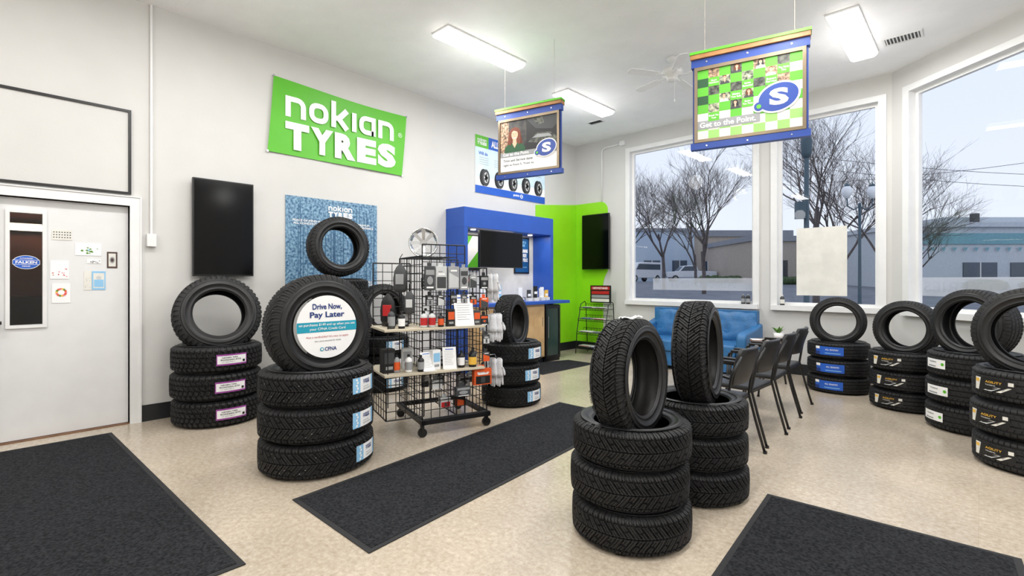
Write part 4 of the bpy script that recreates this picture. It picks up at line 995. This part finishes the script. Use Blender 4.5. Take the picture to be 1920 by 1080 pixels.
# ------------------------------------------------------------------ ceiling fixtures
def fixture(x,y,L=1.20,w=.28):
    q=thing("ceiling_light","white wraparound fluorescent fixture on ceiling","ceiling light",loc=(x,y,H),group="fluorescent ceiling lights")
    m=MB()
    m.box((-w/2,-L/2,-.02),(w/2,L/2,-.001),FIXM); m.obj("housing",q,bevel=.004)
    m=MB(); pts=[(-w/2+.004,-.018),(-w/2+.012,-.045),(-w/2+.045,-.066),(w/2-.045,-.066),(w/2-.012,-.045),(w/2-.004,-.018)]
    m.prism(pts,-L/2+.004,L/2-.004,FIX,smooth=False); m.obj("diffuser",q,bevel=.006)
    ld=bpy.data.lights.new("fluorescent_lamp","AREA"); ld.shape='RECTANGLE'; ld.size=.25; ld.size_y=L; ld.energy=41; ld.color=(1,.99,.975)
    lo=bpy.data.objects.new("fluorescent_lamp",ld); COL.objects.link(lo); lo.parent=q; lo.location=(0,0,-.08)
    pd=bpy.data.lights.new("ceiling_fill","POINT"); pd.energy=11; pd.shadow_soft_size=.15; pd.color=(1,.99,.975)  # added fill light in mid-air under the fixture, brightens the ceiling
    po=bpy.data.objects.new("ceiling_fill",pd); COL.objects.link(po); po.parent=q; po.location=(0,0,-.62)
for x,y in ((-4.09,3.78),(-4.22,5.98),(-.97,6.32),(-4.0,1.3),(-4.0,-1.2),(-.95,3.75),(-.95,1.3),(-.95,-1.2),(1.8,1.3),(1.8,3.7),(1.8,-1.2)):
    fixture(x,y,L=1.3 if x==-.97 else 1.20)
def vent(x,y,w,d,lb):
    q=thing("ceiling_vent",lb,"air vent",loc=(x,y,H-.001))
    m=MB(); t=.02
    for lo,hi in (((-w/2,-d/2,-.012),(w/2,-d/2+t,0)),((-w/2,d/2-t,-.012),(w/2,d/2,0)),((-w/2,-d/2+t,-.012),(-w/2+t,d/2-t,0)),((w/2-t,-d/2+t,-.012),(w/2,d/2-t,0))): m.box(lo,hi,TRIM)
    m.obj("frame",q)
    m=MB(); m.box((-w/2+t,-d/2+t,-.002),(w/2-t,d/2-t,0),DGREY)
    n=int((w-2*t)/.03)
    for i in range(n):
        xx=-w/2+t+.015+i*.03; m.add([(xx-.009,-d/2+t,-.002),(xx+.006,-d/2+t,-.014),(xx+.006,d/2-t,-.014),(xx-.009,d/2-t,-.002)],[(0,1,2,3)],TRIM)
    m.obj("louvers",q)
vent(-.60,6.78,.34,.22,"white louvered air vent in ceiling near windows"); vent(-4.62,6.85,.28,.16,"small louvered air vent in ceiling over counter")
q=thing("ceiling_fan","white five-blade ceiling fan with pull chain","ceiling fan",loc=(-2.63,5.50,H))
m=MB(); m.lathe([(0,0),(.065,0),(.06,-.04),(.03,-.06),(.014,-.065),(.014,-.12)],TRIM,24); m.obj("mount",q)
m=MB(); m.lathe([(0,-.11),(.05,-.115),(.11,-.135),(.125,-.17),(.115,-.21),(.07,-.225),(.06,-.26),(.045,-.28),(0,-.285)],TRIM,32); m.obj("motor_housing",q)
for i in range(5):
    M=Matrix.Rotation(2*pi*i/5+.35,4,'Z')@Matrix.Translation((0,0,-.215))@Matrix.Rotation(rad(8),4,'X')
    m=MB(); m.box((.08,-.015,-.004),(.20,.015,.002),CEIL,M)
    vs=[(.18,-.045,0),(.30,-.055,0),(.52,-.06,0),(.56,-.045,0),(.57,0,0),(.56,.045,0),(.52,.06,0),(.30,.055,0),(.18,.045,0)]
    n=len(vs); m.add(vs+[(x,y,.006) for x,y,z in vs],[tuple(reversed(range(n))),tuple(range(n,2*n))]+[(i2,(i2+1)%n,(i2+1)%n+n,i2+n) for i2 in range(n)],CEIL,M=M); m.obj("blade",q)
m=MB(); m.cyl((.03,0,-.28),(.03,0,-.50),.0015,.0015,TRIM,n=5); m.cyl((.03,0,-.50),(.03,0,-.53),.006,.004,TRIM,n=8); m.obj("pull_chain",q)

# ------------------------------------------------------------------ outside
EA=43.72; ca,sa=math.cos(rad(EA)),math.sin(rad(EA))
def gz(d): return -.15 if d<14 else (-.15+1.3*(d-14)/36 if d<50 else 1.15)
def E(x,d,z=None): return (ca*x-sa*d,sa*x+ca*d,gz(d) if z is None else z)
ASPH=mat("asphalt",(112,116,124),.75,var=.15,vscale=.8); CONC=mat("sidewalk_concrete",(160,160,160),.8,var=.1,vscale=1)
BARK=mat("tree_bark",(92,84,82),.85,var=.2,vscale=4)
BW=mat("pale_stucco",(180,194,210),.8,var=.04); BT=mat("tan_stucco",(176,164,152),.8,var=.05); BWH=mat("white_stucco",(196,202,208),.8,var=.04); ROOF=mat("grey_roof",(136,140,148),.8); BTEAL=mat("teal_band",(120,166,176),.7); DARKW=mat("dark_window",(70,82,96),.15); POST=mat("post_green_paint",(60,82,94),.5); GLOBE=mat("lamp_globe",(236,238,240),.4); CARW=mat("white_car_paint",(222,225,230),.25,coat=.5); HEDGE=mat("hedge",(66,84,52),.9,var=.4,vscale=8)
m=MB()
m.add([E(-160,10.2,-.16),E(5.0,10.2,-.16),E(5.0,14,-.16),E(-160,14,-.16)],[(0,1,2,3)],CONC)
m.add([E(5.0,1,-.16),E(170,1,-.16),E(170,14,-.16),E(5.0,14,-.16)],[(0,1,2,3)],CONC)
m.add([E(-160,14),E(170,14),E(170,50),E(-160,50)],[(0,1,2,3)],ASPH); m.add([E(-160,50),E(170,50),E(170,160),E(-160,160)],[(0,1,2,3)],ASPH)
m.obj("street",label="grey asphalt street and sidewalk outside windows",category="street")
def building(x0,x1,d,h,wm,label,band=None,roof=ROOF,wins=(),doors=(),awn=None,dep=10,door_h=2.2,rt=.35):
    q=thing("building",label,"building",loc=E((x0+x1)/2,d),rotz=EA); w=(x1-x0)/2
    m=MB(); m.box((-w,0,-.02),(w,dep,h),wm); m.obj("walls",q)
    m=MB(); m.box((-w-.2,-.25,h),(w+.2,dep,h+rt),roof); m.obj("roof",q)
    if band:
        m=MB(); m.box((-w,-.12,h-band[1]),(w,0,h-band[1]+band[0]),band[2]); m.obj("band",q)
    for (a,b,z0,z1) in wins:
        m=MB(); m.box((a,-.06,z0),(b,-.0,z1),DARKW); m.box((a-.08,-.08,z0-.1),(b+.08,-.0,z0),TRIM); m.box(((a+b)/2-.04,-.08,z0),((a+b)/2+.04,-.0,z1),TRIM); m.obj("window",q)
    for (a,b) in doors:
        m=MB(); m.box((a,-.08,0),(b,0,door_h),DGREY); m.obj("door",q)
    if awn:
        m=MB(); a,b,z=awn; m.add([(a,-1,z),(b,-1,z),(b,0,z+.6),(a,0,z+.6)],[(0,1,2,3)],RED); m.obj("awning",q)
    return q
building(2,22.4,60,6.2,BW,"pale blue stucco commercial building across street",wins=((4,6,1.2,2.6),(7.5,9.3,1.2,2.6)),doors=((2,3),))
building(23,36,63,5.8,BT,"tan building with grey roof and red awning",wins=((-5,-3.5,1.2,2.6),(1,2.5,1.2,2.6),(3,4.5,1.2,2.6)),doors=((-1.6,-.4),),awn=(-2.0,0,2.5),rt=.8)
building(22.5,29.0,46,4.0,BT,"tan stucco building with garage door across street",roof=ROOF,wins=((1.3,2.6,1.1,2.4),),doors=((-2.5,.2),),rt=.5)
q=building(29.5,46,36,4.6,BWH,"white building with muted teal stripe and low roof",band=(.8,1.25,BTEAL),roof=BWH,wins=((-4.5,-2,.9,2.0),(-1,1.5,.9,2.0),(3,5.5,.9,2.0)))
m=MB()
for i in range(20):
    u=-7.8+i*.8; m.add([(u,-.16,3.1),(u+.34,-.16,3.1),(u+.17,-.16,2.8)],[(0,2,1)],BTEAL)
m.obj("pennant_trim",q)
m=MB(); m.box((-4,2,4.95),(8,9,5.6),BWH); m.box((-6.8,3,4.95),(-6.2,3.6,5.6),mat("chimney_brick",(150,100,90),.8)); m.box((-2.5,1.2,4.95),(-2.1,1.6,5.8),DGREY); m.obj("roof_monitor",q)
building(-30,1.5,75,5,BWH,"low white warehouse across street",wins=())
building(60,95,50,7,BT,"long tan building along street",wins=((-8,-5,1,2.6),))
def wheel(m,x,y,r=.36,w=.22):
    M=Matrix.Translation((x,y,r))@Matrix.Rotation(rad(90),4,'X')
    m.lathe([(0,-w/2),(r*.6,-w/2),(r*.65,-w/2-.01),(r*.95,-w/2),(r,-w/2+.03),(r,w/2-.03),(r*.95,w/2),(r*.65,w/2+.01),(r*.6,w/2),(0,w/2)],BLACK,24,M)
    m.lathe([(0,-w/2-.012),(r*.55,-w/2-.012)],GREY,16,M); m.lathe([(r*.55,w/2+.012),(0,w/2+.012)],GREY,16,M)
def vehicle(kind,x,d,rz,label):
    q=thing(kind,label,"vehicle",loc=E(x,d,gz(d)+.02),rotz=EA+rz)
    if kind=="pickup_truck":
        pts=[(-2.7,.45),(2.6,.45),(2.7,.7),(2.65,1.05),(1.35,1.15),(.75,1.75),(-.55,1.78),(-.8,1.15),(-2.68,1.12)]
        win=[(1.15,1.18),(.7,1.66),(-.45,1.68),(-.62,1.18)]; L=1.7
    else:
        pts=[(-2.5,.4),(2.5,.4),(2.6,.8),(2.5,1.1),(1.8,1.25),(1.3,1.95),(.9,2.05),(-2.45,2.05),(-2.5,1.8)]
        win=[(1.6,1.28),(1.2,1.85),(-2.2,1.85),(-2.2,1.28)]; L=1.75
    m=MB(); m.prism(pts,-.95,.95,CARW); m.obj("body",q,bevel=.06,seg=3)
    m=MB(); m.prism(win,-.965,-.955,DARKW); m.prism(win,.955,.965,DARKW); 
    m.add([(win[0][0]+.20,-.8,win[0][1]+.02),(win[0][0]+.20,.8,win[0][1]+.02),(win[1][0]+.18,.7,win[1][1]),(win[1][0]+.18,-.7,win[1][1])],[(0,1,2,3)],DARKW); m.obj("windows",q)
    for xx in (-L,L):
        for yy in (-.85,.85):
            m=MB(); wheel(m,xx,yy); m.obj("wheel",q)
    m=MB(); m.box((pts[2][0]-.03,-.8,.6),(pts[2][0]+.02,.8,.85),DGREY); m.obj("bumper",q)
vehicle("van",13.6,52,215,"white van parked across street"); vehicle("pickup_truck",19.6,54,175,"white pickup truck parked across street")
def tree_mesh(seed,h,spread,depth=7):
    rn=random.Random(seed); m=MB()
    def br(p,d,L,r,k):
        bend=Vector((rn.uniform(-1,1),rn.uniform(-1,1),rn.uniform(0,.6)))*.10
        mid=p+d*L*.5; d2=(d+bend).normalized(); q=mid+d2*L*.5
        nn=6 if k>4 else 3
        m.cyl(p,mid,r,r*.86,BARK,n=nn,cap=False); m.cyl(mid,q,r*.86,r*.72,BARK,n=nn,cap=False)
        if k==0: return
        n=3
        for i in range(n):
            ax=Vector((rn.uniform(-1,1),rn.uniform(-1,1),rn.uniform(-.25,.5))).normalized()
            nd=(d2+ax*spread*rn.uniform(.5,1.2)+Vector((0,0,.10))).normalized()
            fr=rn.uniform(.5,1)
            st=mid.lerp(q,(fr-.5)*2)
            br(st,nd,L*rn.uniform(.68,.90),r*rn.uniform(.5,.62),k-1)
    br(Vector((0,0,-.1)),Vector((0,0,1)),h*.20,h*.0105,depth)
    me=bpy.data.meshes.new("bare_tree"); me.from_pydata(m.v,[],m.f); me.update(); me.materials.append(BARK); return me
T1=tree_mesh(3,14,.72); T2=tree_mesh(8,14,.85); T3=tree_mesh(21,14,.68)
for me,x,d,s,rz in ((T1,11.2,36,1.0,0),(T3,12.2,31,1.0,60),(T2,13.4,21.5,1.0,20),(T1,22.5,33,.9,130),(T3,10.4,46,1.1,200),(T2,20.5,27,.9,100),(T1,27.5,33,.6,77),(T3,15.8,42,1.0,10)):
    o=bpy.data.objects.new("bare_tree",me); COL.objects.link(o); o.location=E(x,d); o.rotation_euler=(0,0,rad(rz)); o.scale=(s,)*3
    o["label"]="leafless street tree with fine dark branches outside"; o["category"]="tree"; o["group"]="bare street trees"
def lamp(x,d,h,lb):
    q=thing("street_lamp",lb,"street lamp",loc=E(x,d),rotz=EA)
    m=MB(); m.lathe([(0,0),(.17,0),(.17,.1),(.11,.5),(.055,.7),(.045,h*.5),(.04,h-.4),(0,h-.4)],POST,16); m.obj("pole",q)
    m=MB(); m.tube([(-.42,0,h-.25),(-.40,0,h-.5),(-.2,0,h-.62),(0,0,h-.5),(.2,0,h-.62),(.40,0,h-.5),(.42,0,h-.25)],.022,POST); m.obj("arm",q)
    for sx in (-.42,.42):
        m=MB(); m.lathe([(0,h-.25),(.06,h-.25),(.15,h-.08),(.155,h+.04),(.09,h+.15),(0,h+.18)],GLOBE,20,Matrix.Translation((sx,0,0))); m.obj("globe",q)
        m=MB(); m.lathe([(.10,h+.14),(.06,h+.21),(.02,h+.24),(0,h+.30)],POST,16,Matrix.Translation((sx,0,0))); m.obj("finial",q)
lamp(11.4,16,4.35,"dark green street lamp with twin white globes"); 
q=thing("signal_post","dark green traffic signal post with signal heads","traffic signal",loc=E(8.75,14.5),rotz=EA)
m=MB(); m.lathe([(0,0),(.18,0),(.15,.4),(.08,.6),(.06,6),(0,6.05)],POST,16); m.obj("pole",q)
m=MB(); m.lathe([(0,5.1),(.07,5.1),(.14,5.25),(.16,5.6),(.09,5.85),(0,6.0)],POST,16); m.box((-.30,-.1,3.3),(-.07,.1,3.8),POST); m.obj("signal_head",q)
for x,d,w in ((20.5,48,1.6),(26,44.5,1.2),(34,35,1.0),(38,34.8,1.2)):
    m=MB()
    for i in range(7):
        rr=.45+.2*random.random(); M=Matrix.Translation((-w+i*w/3,0,.3))@Matrix.Diagonal((rr,rr,rr*.8,1))
        m.lathe([(0.01,-1),(.6,-.8),(.95,-.3),(1,.1),(.75,.7),(.4,.92),(.01,1)],HEDGE,10,M)
    o=m.obj("hedge",label="low clipped green hedge beside building",category="hedge"); o.location=E(x,d); o.rotation_euler=(0,0,rad(EA))
q=thing("utility_wires","black overhead utility wires above street","wires")
for z0,z1 in ((11.5,8.5),(10.6,7.6),(9.2,11.5)):
    m=MB(); A=Vector(E(24,40,z0));B=Vector(E(48,34,z1)); pts=[A.lerp(B,t/10)-Vector((0,0,1.0*math.sin(pi*t/10)*.5)) for t in range(11)]
    m.tube(pts,.02,BLACK,n=4); m.obj("wire",q)

# ------------------------------------------------------------------ world, lights, camera
w=bpy.data.worlds.new("overcast_sky"); bpy.context.scene.world=w; w.use_nodes=True; nt=w.node_tree; bg=nt.nodes["Background"]
tc=nt.nodes.new("ShaderNodeTexCoord"); sp=nt.nodes.new("ShaderNodeSeparateXYZ"); cr=nt.nodes.new("ShaderNodeValToRGB")
nt.links.new(tc.outputs["Generated"],sp.inputs[0])
mr=nt.nodes.new("ShaderNodeMapRange"); mr.inputs["From Min"].default_value=-.05; mr.inputs["From Max"].default_value=.6
nt.links.new(sp.outputs["Z"],mr.inputs["Value"]); nt.links.new(mr.outputs["Result"],cr.inputs["Fac"])
cr.color_ramp.elements[0].color=(*lin((220,225,235)),1); cr.color_ramp.elements[1].color=(*lin((198,210,232)),1)
nt.links.new(cr.outputs["Color"],bg.inputs["Color"]); bg.inputs["Strength"].default_value=1.3
kl=bpy.data.lights.new("counter_lamp","AREA"); kl.shape='RECTANGLE'; kl.size=.2; kl.size_y=1.7; kl.energy=9; kl.color=(1,.93,.8)
ko=bpy.data.objects.new("counter_lamp",kl); COL.objects.link(ko); ko.location=(-5.5,5.6,2.10)
cam=bpy.data.cameras.new("camera"); co=bpy.data.objects.new("camera",cam); COL.objects.link(co)
co.location=(0,0,1.35); co.rotation_euler=(rad(90),0,rad(43.72)); cam.sensor_width=36; cam.sensor_fit='HORIZONTAL'; cam.lens=17.156; cam.shift_y=-15/1920; cam.clip_end=500; cam.clip_start=.05
bpy.context.scene.camera=co
bpy.context.scene.view_settings.view_transform='Standard'
